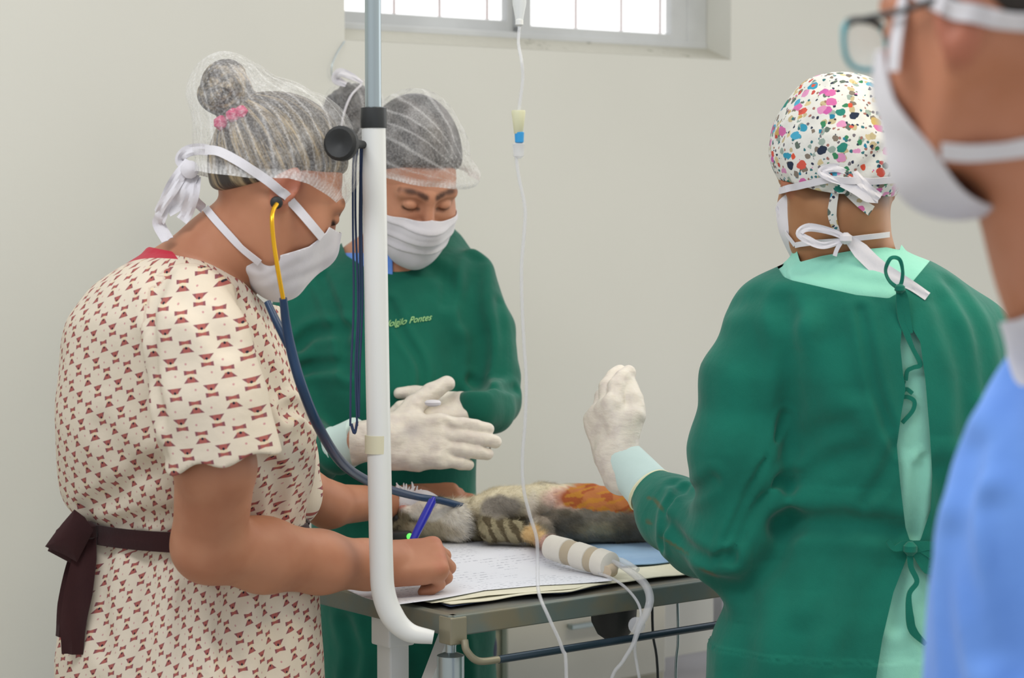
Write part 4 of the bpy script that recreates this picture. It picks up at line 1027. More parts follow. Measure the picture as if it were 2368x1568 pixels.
mintC = U(.03, lambda p: torsoC(p) + np.clip(.013 - (p[:, 2] - at(1900, 760, YC)[2]) * .15, np.where(np.abs(p[:, 0] - at(1985, 700, YC)[0]) < px2m(172, YC), .001, .0085), .013), lambda p: neckC(p) - .004)
mintC = folds(mintC, [([(2120, 1080), (2110, 1160), (2105, 1230)], .008, .005), ([(2135, 1060), (2128, 1150), (2115, 1240)], .007, .005), ([(1850, 625), (1950, 640), (2060, 660)], .010, .003), ([(2080, 1340), (2070, 1440)], .012, .006)])
fobj('scrub_top', mintC, *bounds([at(1600, 560, 3.15), at(2430, 2280, 3.56), at(1600, 2280, 3.15)], .03), .0042, M_MINT, C,
     clips=[lambda p: (np.interp(proj(p)[0], [1820, 1850, 1900, 1980, 2050, 2080, 2110], [500, 606, 592, 578, 572, 578, 500]) - proj(p)[1]) * .0006])
gC = U(.05, torsoC, U(.03, armC, foreC), armC2)
sfl = [([(1815, 700), (1830, 850), (1822, 1000), (1812, 1120)], .016, .008), ([(1700, 700), (1760, 690), (1830, 730)], .016, .004), ([(1815, 960), (1740, 1120), (1660, 1290)], .006, .004), ([(1580, 1130), (1540, 1180), (1530, 1260)], .009, .008), ([(1560, 1120), (1600, 1140), (1650, 1110)], .010, .005),
       ([(1545, 1210), (1600, 1270), (1650, 1295), (1690, 1290)], .010, .007), ([(1690, 1285), (1730, 1200), (1790, 1110)], .009, .005), ([(1650, 1345), (1730, 1350), (1800, 1270), (1830, 1180)], .018, .008),
       ([(1800, 1215), (1900, 1206), (2000, 1210), (2080, 1232)], .016, .010), ([(1990, 720), (2020, 880), (2060, 1000), (2085, 1040)], .008, .005), ([(1880, 700), (1930, 760), (1980, 900)], .020, .005), ([(1850, 1040), (1900, 1000), (1960, 980)], .016, .006), ([(1840, 1120), (1900, 1070), (1990, 1040)], .016, .006),
       ([(2070, 1040), (2040, 1110), (2000, 1160)], .010, .005), ([(1950, 1230), (1930, 1330), (1900, 1430)], .022, .004), ([(2060, 1300), (2000, 1420), (1960, 1560)], .02, .006), ([(2180, 700), (2230, 850), (2240, 1000)], .016, .007), ([(2200, 660), (2260, 760), (2280, 900)], .014, .006), ([(1850, 1470), (1840, 1568)], .02, .006), ([(1740, 1400), (1720, 1500), (1700, 1568)], .02, .005),
       ([(1900, 800), (1870, 900), (1860, 1000)], .022, .005), ([(2170, 1090), (2200, 1200), (2190, 1260)], .016, .008)]
gC = wavy(folds(gC, sfl), .0013, 30, 21)
def pin(px, py, poly):
    """signed distance (pixels) to a polygon, negative inside"""
    poly = np.array(poly, float); x, y = px, py; ins = np.zeros(len(x), bool); d = np.full(len(x), 1e9)
    for (x0, y0), (x1, y1) in zip(poly, np.roll(poly, -1, 0)):
        c = ((y0 > y) != (y1 > y)) & (x < (x1 - x0) * (y - y0) / (y1 - y0 + 1e-9) + x0); ins ^= c
        dx, dy = x1 - x0, y1 - y0; t = np.clip(((x - x0) * dx + (y - y0) * dy) / (dx * dx + dy * dy), 0, 1); d = np.minimum(d, np.hypot(x - x0 - t * dx, y - y0 - t * dy))
    return np.where(ins, -d, d)
SL1 = [(2088, 730), (2100, 745), (2128, 790), (2140, 880), (2150, 1000), (2156, 1100), (2152, 1180), (2128, 1250), (2104, 1250), (2094, 1220), (2082, 1120), (2074, 1030), (2084, 960), (2094, 900), (2088, 860), (2082, 800)]
SL2 = [(2098, 1288), (2120, 1288), (2190, 1380), (2280, 1620), (2320, 2400), (1990, 2400), (2026, 1568), (2040, 1480), (2066, 1370)]
def clipC(p):
    px, py = proj(p); back = p[:, 1] < 3.37
    nl = np.interp(px, [1700, 1780, 1812, 1830, 1900, 1980, 2055, 2100, 2150, 2170, 2300], [500, 590, 640, 648, 664, 682, 690, 664, 604, 575, 500]); s = nl - py
    s = np.maximum(s, -pin(px, py, SL1)); s = np.maximum(s, -pin(px, py, SL2)); return np.where(back, s, 560 - py) * .0006
def stainC(V):
    px, py = proj(V); t = np.zeros((len(V), 3))
    for (cx, cy, rx, ry, an) in ((1522, 1166, 22, 5, .9), (1502, 1152, 8, 4, .4), (1500, 1208, 10, 5, .5), (1560, 1262, 40, 4, .55), (1640, 1325, 26, 4, .4)):
        c, s = math.cos(an), math.sin(an); u = (px - cx) * c + (py - cy) * s; v = -(px - cx) * s + (py - cy) * c
        t[:, 0] = np.maximum(t[:, 0], np.where(V[:, 1] < 3.62, np.clip(1.2 - np.hypot(u / rx, v / ry), 0, .7), 0))
    return {'tone': t}
gn = fobj('gown', gC, *bounds([at(1440, 570, 3.15), at(2440, 2250, 3.76), at(1440, 2250, 3.15)], .03), .004, M_GREEN, C, clips=[clipC], attrs=stainC)
# small brown stains on the forearm sleeve
# ties of the gown
mb = MB(); yb = trace(gC, 2060, 720)[0][1] - .004
R5 = lambda n: [[0, -1, .1]] * n
q = A3((2078, 668, yb), (2056, 650, yb), (2047, 624, yb), (2060, 598, yb), (2080, 600, yb), (2088, 624, yb), (2086, 650, yb), (2078, 668, yb))
mb.ribbon(q, [[.5, -.8, 0], [.6, -.6, 0], [.6, -.8, 0], [0, -.7, .6], [-.4, -.8, .3], [-.8, -.5, 0], [-.6, -.8, 0], [0, -1, 0]], .0055, .0015)
mb.ribbon(A3((2080, 664, yb), (2082, 700, yb), (2086, 735, yb), (2098, 775, yb), (2110, 805, yb), (2128, 842, yb), (2112, 850, yb), (2098, 858, yb), (2094, 880, yb)), R5(9), [.010, .012, .012, .009, .006, .007, .006, .006, .006], .0015)
mb.ribbon(A3((2082, 664, yb), (2092, 690, yb), (2100, 740, yb), (2108, 770, yb)), R5(4), [.008, .010, .008, .004], .0015)
mb.ribbon(A3((2090, 880, yb), (2084, 905, yb), (2096, 900, yb), (2110, 910, yb)), R5(4), .006, .0015)
mb.ribbon(A3((2082, 920, yb), (2098, 918, yb), (2114, 928, yb), (2110, 950, yb), (2086, 978, yb)), R5(5), .006, .0015)
mb.lathe(at(2080, 668, yb) - np.array([0, .004, .006]), Z, [(0, .003), (.004, .008), (.010, .007), (.013, .003)], 10)
mb.obj('neck_tie', M_GREEN, gn)
mb = MB(); yb = trace(gC, 2110, 1268)[0][1] - .006
mb.ribbon(A3((2052, 1250, yb), (2068, 1268, yb), (2090, 1262, yb), (2110, 1266, yb), (2150, 1262, yb), (2172, 1272, yb)), R5(6), [.007, .008, .014, .018, .012, .014], .002)
mb.ribbon(A3((2112, 1270, yb), (2130, 1290, yb), (2150, 1312, yb), (2160, 1285, yb), (2120, 1264, yb)), R5(5), [.010, .018, .022, .018, .01], .002)
mb.ribbon(A3((2104, 1268, yb), (2106, 1310, yb), (2120, 1345, yb), (2102, 1375, yb), (2104, 1430, yb), (2112, 1460, yb), (2140, 1490, yb)), R5(7), [.010, .008, .007, .007, .012, .012, .006], .002)
mb.lathe(at(2104, 1268, yb) - np.array([0, .004, .010]), Z, [(0, .004), (.006, .010), (.014, .010), (.020, .004)], 10)
mb.obj('waist_tie', M_GREEN, gn)
# hair and printed cap
hC = hairf(HC, 1.08, line=((-.11, -.088), (-.08, -.078), (-.045, -.05), (-.03, .0), (.0, .02), (.03, .04), (.085, .078), (.12, .082)), pad=(.004, .0, .0))
fobj('hair', hC, HC.c - .16, HC.c + .18, .0032, M_HAIR_C, C, attrs=sth(HC, unit([0, 0, 1.0]), 14))
lnC = [(-.13, -.066), (-.105, -.063), (-.075, -.052), (-.04, -.026), (.0, -.006), (.04, .012), (.085, .035), (.12, .04)]
cC = U(.03, sub(hC, .006), HC.wrap(ell((0, -.022, .030), (.090, .102, .108))))
cC = folds(cC, [([(1800, 330), (1850, 260), (1900, 200)], .010, .003), ([(2060, 330), (2020, 250), (1980, 190)], .010, .003), ([(1990, 400), (2040, 350), (2085, 340)], .008, .003), ([(1840, 470), (1900, 455), (1940, 430)], .007, .004), ([(2030, 480), (1980, 450), (1950, 430)], .007, .004)])
cC = wavy(cC, .0016, 45, 14)
capC = fobj('surgical_cap', cC, HC.c - .17, HC.c + .20, .003, M_CAP, C, clips=[lambda p: netline(HC.loc(p), lnC)], solid=.0015)
mb = MB(); y3 = trace(cC, 1932, 480)[0][1] - .004
mb.ribbon(A3((1936, 425, y3 - .006), (1930, 450, y3 - .006), (1924, 490, y3 - .004), (1928, 515, y3), (1938, 540, y3 + .01)), R5(5), [.010, .011, .013, .011, .007], .0012)
mb.ribbon(A3((1950, 436, y3 - .008), (1990, 470, y3 - .008), (2015, 488, y3 - .004)), R5(3), [.010, .014, .016], .0015)
mb.obj('cap_tie', M_CAP, capC)
# mask of C
mC = maskf(HC, .007)
def mregC(p):
    q = HC.loc(p); return np.maximum(np.maximum(.004 + .25 * np.abs(q[:, 2] + .05) - q[:, 1], q[:, 2] - (-.004 - .22 * np.abs(q[:, 0]))), -.130 - q[:, 2])
mkC = fobj('face_mask', wavy(mC, .001, 60, 4), HC.c - .17, HC.c + .17, .003, M_WHITE, C, clips=[mregC], solid=.0015)
hullC = U(0, cC, bodyC, mintC)
mb = MB()
strap(mb, hullC, [(1797, 446), (1830, 434), (1880, 422), (1930, 414), (1990, 418), (2040, 416), (2088, 412)], [.010] * 19, .003)
strap(mb, hullC, [(1842, 566), (1880, 560), (1930, 556), (1990, 548), (2052, 542)], [.008] * 13, .003)
strap(mb, hullC, [(1800, 480), (1818, 530), (1842, 566)], [.007] * 7, .003)
y3 = trace(hullC, 1940, 420)[0][1] - .006
mb.ribbon(A3((1945, 424, y3), (1915, 410, y3), (1900, 396, y3 + .004), (1930, 388, y3), (1965, 396, y3), (1990, 420, y3), (2010, 440, y3), (2034, 458, y3 + .006)), R5(8), [.006, .010, .012, .012, .014, .014, .014, .014], .0012, wave=.001)
mb.ribbon(A3((1945, 424, y3), (1980, 440, y3), (2005, 456, y3), (2030, 462, y3 + .008)), R5(4), [.01, .014, .014, .01], .0012)
y4 = trace(hullC, 1940, 560)[0][1] - .008
mb.ribbon(A3((1960, 552, y4), (1920, 535, y4), (1870, 526, y4), (1848, 540, y4), (1870, 556, y4), (1905, 568, y4), (1955, 554, y4)), R5(7), [.008, .010, .012, .010, .012, .010, .008], .0012, wave=.001)
mb.ribbon(A3((1960, 550, y4), (1990, 580, y4), (2030, 618, y4 - .004), (2070, 640, y4 - .012), (2110, 662, y4 - .022), (2145, 686, y4 - .028)), R5(6), [.012, .024, .024, .018, .014, .013], .0012, wave=.0008)
mb.ribbon(A3((1950, 552, y4), (1936, 575, y4 - .002), (1930, 592, y4 - .002)), R5(3), .006, .001)
mb.lathe(at(1955, 552, y4) - np.array([0, .004, .008]), Z, [(0, .003), (.005, .009), (.012, .009), (.017, .003)], 10)
mb.obj('mask_tie', M_WHITE, mkC)
# gloves of C
fobj('glove', wavy(sub(U(.015, handC, cone(at(1480, 1105, 3.60), at(1425, 1062, 3.64), .031, .028)), .0026), .0012, 70, 19), handC.P((0, .08, 0)) - .15, handC.P((0, .08, 0)) + .15, .0024, M_GLOVE, C)
fobj('glove', sub(handC2, .0022), handC2.P((0, .08, 0)) - .15, handC2.P((0, .08, 0)) + .15, .004, M_GLOVE, C)
mb = MB(); c0, c1 = at(1500, 1130, 3.585), at(1428, 1052, 3.645); ax = unit(c1 - c0); Lc = np.linalg.norm(c1 - c0)
mb.lathe(c0, ax, [(-.006, .030), (-.006, .0395), (-.001, .0405), (.004, .039), (Lc * .5, .037), (Lc * .9, .035), (Lc * 1.05, .031), (Lc * 1.1, .020)], 32); cf = mb.obj('cuff', M_CUFF, C)
mb = MB(); mb.lathe(c0, ax, [(-.009, .0385), (-.010, .0405), (-.006, .0420), (-.003, .0405)], 32); mb.obj('cuff_edge', Mat('cream_rolled_edge', '#dcdab8', 0.6).mat, cf)
legs(C, at(2000, 1500, YC)[0], YC, .66, mat=M_MINT)

# ================================================================ person D : blurred man in the foreground
YD = 1.74
Dm = thing('person', 'out of focus person in blue scrub close at the right edge, glasses and white mask', 'person', (at(2650, 900, 1.82)[0], 1.82, 0))
HD = Head(at(2342, 66, YD), (-.64, .76, -.10), 1.0)
faceD = HD.face()
neckD = pchain([(2420, 330, 1.76, 178), (2470, 480, 1.78, 172), (2520, 640, 1.80, 178), (2580, 800, 1.84, 240)], .04)
TRD = [(770, 2390, 2800, .07), (830, 2345, 2900, .10), (900, 2302, 2980, .12), (1000, 2252, 3060, .14), (1150, 2192, 3120, .15), (1300, 2156, 3160, .155), (1568, 2134, 3180, .16), (2600, 2110, 3200, .165), (4300, 2160, 3150, .165)]
torsoD = zloft(TRD, 1.84)
bodyD = U(.03, U(.025, faceD, neckD), lambda p: torsoD(p) + .02)
fobj('body', bodyD, *bounds([at(1950, -420, 1.55), at(3260, 2600, 2.04), at(1950, 2600, 1.55), at(3260, -430, 2.04)], .0), .0045, M_SKIN_D, Dm, attrs=lambda V: {'tone': HD.tone(V)})
gD = wavy(folds(torsoD, [([(2350, 860), (2330, 1000), (2360, 1200), (2366, 1500)], .02, .012), ([(2260, 1050), (2240, 1250), (2280, 1500)], .016, .010), ([(2200, 1250), (2190, 1400), (2210, 1568)], .014, .007), ([(2300, 1180), (2320, 1350), (2350, 1560)], .012, .008)]), .002, 22, 31)
fobj('scrub_top', gD, *bounds([at(2080, 740, 1.62), at(3230, 2550, 2.04), at(2080, 2550, 1.62)], .02), .006, M_BLUE, Dm, clips=[lambda p: (np.interp(proj(p)[0], [2300, 2380, 2500, 2700], [700, 790, 900, 760]) - proj(p)[1]) * .0003])
fobj('undershirt', U(.03, lambda p: torsoD(p) + .022, sub(neckD, .006)), *bounds([at(2250, 700, 1.6), at(2900, 1000, 2.04)], .04), .006, M_WHITE, Dm, clips=[lambda p: (np.interp(proj(p)[0], [2300, 2350, 2450, 2700], [748, 740, 700, 690]) - proj(p)[1]) * .0003])
hD = hairf(HD, 1.04, line=((-.11, -.05), (-.07, -.04), (-.03, .015), (-.01, .03), (.03, .05), (.06, .068), (.085, .078), (.12, .082)))
fobj('hair', hD, HD.c - .16, HD.c + .18, .004, M_HAIR_C, Dm, attrs=sth(HD, unit([0, 0, 1.0]), 14))
mD = maskf(HD, .009)
def mregD(p):
    q = HD.loc(p); return np.maximum(np.maximum(np.interp(q[:, 2], [-.13, -.09, -.05, .0], [.026, .034, .060, .074]) - q[:, 1], q[:, 2] - (.004 - .2 * np.abs(q[:, 0]))), -.150 - q[:, 2])
mD = U(.03, mD, HD.wrap(ell((0, .055, -.105), (.045, .045, .030))))
mkD = fobj('face_mask', mD, HD.c - .19, HD.c + .18, .0035, M_WHITE, Dm, clips=[mregD], solid=.003)
hullD = U(0, bodyD, hD, mD); mb = MB()
strap(mb, hullD, [(2180, 345), (2240, 350), (2310, 345), (2400, 335), (2500, 320), (2600, 300), (2700, 280)], [.014] * 13, .003, y0=.9)
mb.obj('mask_tie', M_WHITE, mkD); mb = MB()
strap(mb, hullD, [(2074, 165), (2080, 100), (2092, 30), (2108, -50)], [.013] * 10, .003, y0=.9)
mb.obj('mask_tie', M_WHITE, mkD); mb = MB()
strap(mb, hullD, [(2120, -30), (2180, 8), (2240, 30), (2310, 42), (2400, 48), (2500, 50), (2600, 52), (2700, 50)], [.014] * 16, .003, y0=.9)
mb.obj('mask_tie', M_WHITE, mkD)
gls = thing('glasses', 'black and turquoise framed glasses worn by the blurred person at right', 'glasses', HD.w((0, .11, .01)))
def rimpts(sg):
    pts = []
    for t in np.linspace(0, 2 * math.pi, 29):
        c_, s_ = math.cos(t), math.sin(t); e = 2.8; x = .0265 * abs(c_) ** (2 / e) * np.sign(c_); z = .0200 * abs(s_) ** (2 / e) * np.sign(s_)
        pts.append((sg * .034 + x, .118 - .12 * abs(x * 0 + sg * .034 + x) ** 1.5, .004 + z))
    return [HD.w(q) for q in pts], pts
turq = Mat('turquoise_acetate', '#4fa3ae', 0.3).mat
for sg in (-1, 1):
    W, Lp = rimpts(sg); mb = MB(); mb.tube(W, [.0022 if q[2] < .012 else .0028 for q in Lp], 8, 1); mb.obj('rim', turq, gls)
    mb = MB(); mb.tube([w_ for w_, q in zip(W, Lp) if q[2] > .020], .0034, 8, 1); mb.obj('brow_bar', M_BLACK2, gls)
    mb = MB(); n_ = len(W); cc = np.mean(W, 0); mb.add([cc] + W, [[0, 1 + i, 1 + (i + 1) % n_] for i in range(n_)]); gl_ = Mat('clear_lens', '#ffffff', 0.05); gl_.b.inputs['Alpha'].default_value = 0.10; mb.obj('lens', gl_.mat, gls, solid=.001)
    mb = MB(); mb.tube([HD.w(q) for q in ((sg * .062, .108, .018), (sg * .074, .09, .017), (sg * .079, .04, .016), (sg * .082, -.005, .018), (sg * .080, -.022, .004))], .0026, 8); mb.obj('temple', M_BLACK2, gls)
mb = MB(); mb.tube([HD.w(q) for q in ((-.008, .117, .010), (0, .121, .013), (.008, .117, .010))], .0022, 8); mb.obj('bridge', turq, gls)
legs(Dm, at(2660, 900, 1.84)[0], 1.84, .72, yaw=math.radians(-40))
# ================================================================ patient, drapes, paper and small things on the table
def sheet(name, poly, z, mat, lift=None, parent=None, th=.0008, step=.007):
    P = np.array([onz(x, y, z) for x, y in poly]); p2 = P[:, :2]; lo, hi = p2.min(0) - step, p2.max(0) + step
    nx, ny = (np.ceil((hi - lo) / step)).astype(int) + 1
    X, Y = np.meshgrid(lo[0] + np.arange(nx) * step, lo[1] + np.arange(ny) * step, indexing='ij'); V = np.stack([X.ravel(), Y.ravel(), np.full(X.size, z)], 1)
    i = np.arange(X.size).reshape(nx, ny); F = np.stack([i[:-1, :-1].ravel(), i[1:, :-1].ravel(), i[1:, 1:].ravel(), i[:-1, 1:].ravel()], 1)
    V, F = clip(V, F, lambda v: pin(v[:, 0], v[:, 1], p2)); st_ = np.stack([V[:, 0], V[:, 1], V[:, 2] * 0], 1)
    if lift: V[:, 2] += lift(V, pin(V[:, 0], V[:, 1], p2))
    return mesh(name, V, F, mat, parent, True, attrs={'st': st_}, solid=th, offs=1.0)
padm = m_cloth('blue_absorbent_pad', '#8fb0cf', '#80a3c6', bump=.3)
creamm = m_cloth('cream_absorbent_pad', '#dbd8c2', '#d2ceb6', bump=.2)
wav = lambda a, f: (lambda V, s: a * (1 + np.sin(V[:, 0] * f) * np.sin(V[:, 1] * f * .7 + 1)) * .5)
tag(sheet('absorbent_pad', [(985, 1392), (1045, 1402), (1180, 1384), (1320, 1372), (1420, 1352), (1600, 1328), (1700, 1310), (1560, 1240), (900, 1232), (820, 1262)], TZ + .0006, creamm, wav(.004, 40), th=.0015), 'cream absorbent sheet covering the table under paper and cat', 'absorbent sheet')
tag(sheet('blue_pad', [(860, 1284), (1250, 1300), (1380, 1288), (1440, 1312), (1570, 1300), (1660, 1282), (1560, 1236), (1440, 1234), (900, 1236)], TZ + .0065, padm, wav(.002, 60), th=.0015), 'blue absorbent pad with faint creases directly under the cat', 'pad')
nav = m_cloth('navy_underlay', '#1f3457', '#1a2c4a', bump=.1)
tag(sheet('underlay', [(915, 1388), (990, 1386), (1040, 1404), (1130, 1390), (1190, 1372), (1300, 1374), (1410, 1352), (1200, 1320), (960, 1340)], TZ + .0003, nav, th=.0004), 'navy sheet peeking out under the edge of the white paper', 'underlay')  # plain dark navy sheet lying beneath the near edge of the paper
pm = Mat('white_form_paper', '#dde0e8', 0.8); s_, t_, _ = pm.xyz(pm.attr('st').outputs['Vector'])
al_ = s_ * float(D[0]) + t_ * float(D[1]); ac_ = s_ * float(-N[0]) + t_ * float(-N[1])
nz = E(pm, pm.noise(1.0, 3, vec=pm.attr('st').outputs['Vector'], stretch=(160, 160, 1)).outputs[0]).step(.48, .56)
nz2 = E(pm, pm.noise(1.0, 1, vec=pm.attr('st').outputs['Vector'], stretch=(16, 16, 1)).outputs[0]).step(.45, .52)
rows_ = (ac_ * (1 / .0125)).fract().lt(.28); pm.color(pm.mix(rows_ * nz * nz2 * .6, '#dfe2ea', '#8d92a2'))
def plift(V, s): 
    u = (V - TA) @ D; v = -(V - TA) @ N
    return .004 + .010 * np.exp(-((v - .02) / .05) ** 2) * (.5 + .5 * np.sin(u * 14 + 1.0)) + .016 * np.clip((v - .16) / .15, 0, 1) ** 1.5
paper = sheet('paper', [(800, 1376), (910, 1408), (1000, 1398), (1120, 1372), (1250, 1360), (1416, 1352), (1380, 1316), (1310, 1290), (1270, 1278), (1150, 1272), (1070, 1264), (985, 1290), (900, 1320)], TZ + .003, pm.mat, plift, th=.0006)
tag(paper, 'white printed form lying curled on the table under the writing hand', 'paper')
p2_ = sheet('paper', [(905, 1380), (1000, 1400), (1130, 1382), (1330, 1366), (1380, 1352), (1100, 1330)], TZ + .0022, creamm, lambda V, s: .003 + 0 * V[:, 0], th=.0006)
tag(p2_, 'cream sheet showing below the near edge of the printed form', 'paper')
# pen and green light
pen = thing('pen', 'blue ballpoint pen held in the writing hand', 'pen', at(960, 1240, 3.40))
mb = MB(); mb.tube([at(1000, 1158, 3.45), at(984, 1190, 3.435), at(962, 1234, 3.415), at(945, 1270, 3.40)], [.0062, .0066, .0062, .005], 12, 1); mb.obj('barrel', M_PEN, pen)
mb = MB(); mb.tube([at(1001, 1156, 3.451), at(1004, 1150, 3.453)], [.004, .003], 10, 1); mb.obj('push_button', M_PEN, pen)
mb = MB(); mb.tube([at(945, 1270, 3.40), at(930, 1300, 3.39)], [.004, .001], 10, 1); mb.obj('tip', M_STEEL, pen)
sen = thing('oximeter_sensor', 'small black sensor clip with a bright green light by the cat head', 'sensor', onz(940, 1262, TZ + .01))
sc_ = at(948, 1236, 3.74)
mb = MB(); mb.box(sc_ + [-.014, .01, -.004], (.016, .012, .008), np.eye(3), .004); mb.obj('clip', M_BLACK2, sen)
gl = Mat('green_led', '#60ff60', .3); gl.b.inputs['Emission Color'].default_value = L('#58e858'); gl.b.inputs['Emission Strength'].default_value = 1.2
mb = MB(); mb.lathe(sc_ + [.0, -.004, -.003], [0, -1, .3], [(-.002, .001), (0, .0055), (.004, .005), (.007, .0015)], 12); mb.obj('led', gl.mat, sen)

# ---- the cat
cat = thing('cat', 'tabby and white cat lying on its back, shaved belly stained orange', 'cat', onz(1200, 1252, TZ))
trunk = pchain([(1085, 1205, 3.84, 42), (1160, 1190, 3.86, 52), (1260, 1186, 3.88, 58), (1360, 1190, 3.90, 58), (1460, 1194, 3.92, 54), (1560, 1198, 3.94, 50)], .04)
chead = U(.02, ell(at(978, 1200, 3.82), (.038, .032, .034)), ell(at(1012, 1190, 3.81), (.030, .028, .026)), ell(at(930, 1196, 3.82), (.024, .026, .028)))
muzz = U(.01, ell(at(940, 1178, 3.805), (.016, .018, .014)), ell(at(968, 1168, 3.805), (.018, .017, .013)))
cneck = pchain([(1000, 1204, 3.82, 40), (1050, 1206, 3.81, 42), (1100, 1204, 3.83, 44)], .02)
chinf = U(.006, ell(at(1056, 1206, 3.790), (.022, .018, .030)), cone(at(1062, 1186, 3.785), at(1078, 1166, 3.785), .009, .002))
hump = U(.015, ell(at(1160, 1168, 3.80), (.052, .030, .026)), ell(at(1225, 1160, 3.81), (.040, .03, .027)))
leg1 = pchain([(1120, 1190, 3.79, 30), (1140, 1222, 3.765, 28), (1190, 1232, 3.755, 22), (1228, 1238, 3.745, 16), (1244, 1240, 3.74, 17)], .012)
leg2 = pchain([(1250, 1225, 3.78, 30), (1262, 1250, 3.70, 18), (1290, 1272, 3.63, 17), (1345, 1292, 3.59, 17), (1392, 1312, 3.555, 18)], .01)
ears_ = U(0, cone(at(916, 1222, 3.81), at(905, 1244, 3.80), .014, .003), cone(at(948, 1228, 3.80), at(942, 1250, 3.79), .014, .003))
hind = pchain([(1520, 1185, 3.86, 46), (1620, 1190, 3.95, 34), (1720, 1215, 4.02, 18), (1790, 1225, 4.06, 14)], .02)
hind2 = pchain([(1520, 1185, 3.98, 46), (1620, 1180, 4.08, 34), (1720, 1205, 4.14, 18), (1780, 1215, 4.16, 14)], .02)
ctail = pchain([(1580, 1215, 3.95, 16), (1700, 1236, 4.03, 12), (1820, 1240, 4.10, 9)], .01)
catf = U(.022, trunk, chead, cneck); catf = U(.012, catf, chinf, muzz, hump, ears_); catf = U(.014, catf, leg1, leg2, hind, hind2, ctail)
catf = (lambda g: lambda p: smax(wavy(g, .0012, 80, 2)(p), (TZ + .0095) - p[:, 2], .004))(catf)
rs = np.random.RandomState(4)
def n1(p, f, seed):
    r = np.random.RandomState(seed); K = r.normal(size=(6, 3)) * f; ph = r.rand(6) * 6.28; return np.sin(p @ K.T + ph).sum(1) / 3.4
def blob(px, py, c, r, soft=.35):
    d = np.hypot((px - c[0]) / r[0], (py - c[1]) / r[1]); return np.clip((1 - d) / soft + .5, 0, 1)[:, None]
def catcol(V):
    px, py = proj(V); c3 = lambda h: np.array(lin(h))[None]
    nA_, nB_ = n1(V, 90, 1)[:, None], n1(V, 220, 2)[:, None]
    px = px + 5 * n1(V, 150, 7); py = py + 4 * n1(V, 150, 8)
    tab = np.where(nA_ + .6 * nB_ > .1, c3('#8a8068'), c3('#5a5346')); grey = c3('#7d766a') + .06 * (nA_ + nB_) * c3('#ffffff') * .5
    warm = c3('#a89c7e'); white = c3('#dcd8cf'); cream = c3('#d8cfb4'); pink = c3('#d3b3a4')
    C = grey * 1.0 + 0 * nA_
    C = C + (warm - C) * blob(px, py, (1390, 1222), (60, 16), .8) * .7
    C = C + (c3('#4a443c') - C) * blob(px, py, (1290, 1215), (60, 26), .7) * .6
    C = C + (c3('#4a443c') - C) * blob(px, py, (1440, 1220), (30, 24), .7) * .6
    C = C + (tab - C) * (px < 1250)[:, None]
    stripe = (np.sin(px / 4.6 + 2.0 * np.sin(py / 17)) > .1)[:, None]
    fl = blob(px, py, (1150, 1228), (105, 34), .3); C = C + (np.where(stripe, c3('#645a45'), c3('#a0977a')) - C) * fl
    C = C + (cream - C) * blob(px, py, (1170, 1150), (125, 42), .4)
    C = C + (cream - C) * blob(px, py, (1290, 1142), (120, 22), .5)
    C = C + (c3('#8b857c') - C) * blob(px, py, (1158, 1172), (52, 26), .4)
    C = C + (c3('#d9d0c2') - C) * blob(px, py, (1228, 1180), (16, 34), .6)
    C = C + (c3('#9b8f80') - C) * blob(px, py, (1262, 1180), (26, 30), .7)
    C = C + (pink - C) * blob(px, py, (1315, 1152), (62, 24), .5)
    org = np.where(nB_ > .25, c3('#ab742e'), np.where(nA_ > .2, c3('#964f2c'), c3('#a8693d')))
    C = C + (org - C) * blob(px, py, (1400, 1150), (115, 38), .18) * (py < 1182 + .09 * (px - 1400))[:, None]
    C = C + (pink - C) * blob(px, py, (1560, 1160), (60, 30), .3) * .6
    C = C + (white - C) * blob(px, py, (1056, 1206), (34, 50), .3)
    C = C + (white - C) * blob(px, py, (1000, 1180), (55, 26), .4)
    C = C + (c3('#b7ab93') - C) * blob(px, py, (1000, 1228), (60, 24), .5) * .8
    C = C + (c3('#e0d8cd') - C) * blob(px, py, (965, 1170), (40, 22), .4)
    C = C + (c3('#c98f84') - C) * blob(px, py, (930, 1168), (9, 8), .6)
    C = C + (c3('#d8b782') - C) * blob(px, py, (1232, 1236), (26, 20), .5)
    C = C + (c3('#cfa79a') - C) * blob(px, py, (1270, 1256), (30, 16), .5)
    return np.clip(C, 0, 1)
Vc, Fc = nets(catf, *bounds([at(890, 1120, 3.52), at(1860, 1290, 4.24), at(890, 1290, 3.5)], .04), .0026)
cm = Mat('cat_coat', '#8a8068', .8); cm.b.inputs['Specular IOR Level'].default_value = .15; cm.color(cm.attr('Col').outputs['Color']); cm.bump(cm.noise(300, 3).outputs[0], .4, .002)
catb = mesh('body', Vc, Fc, cm.mat, cat, attrs={'Col': catcol(Vc)})
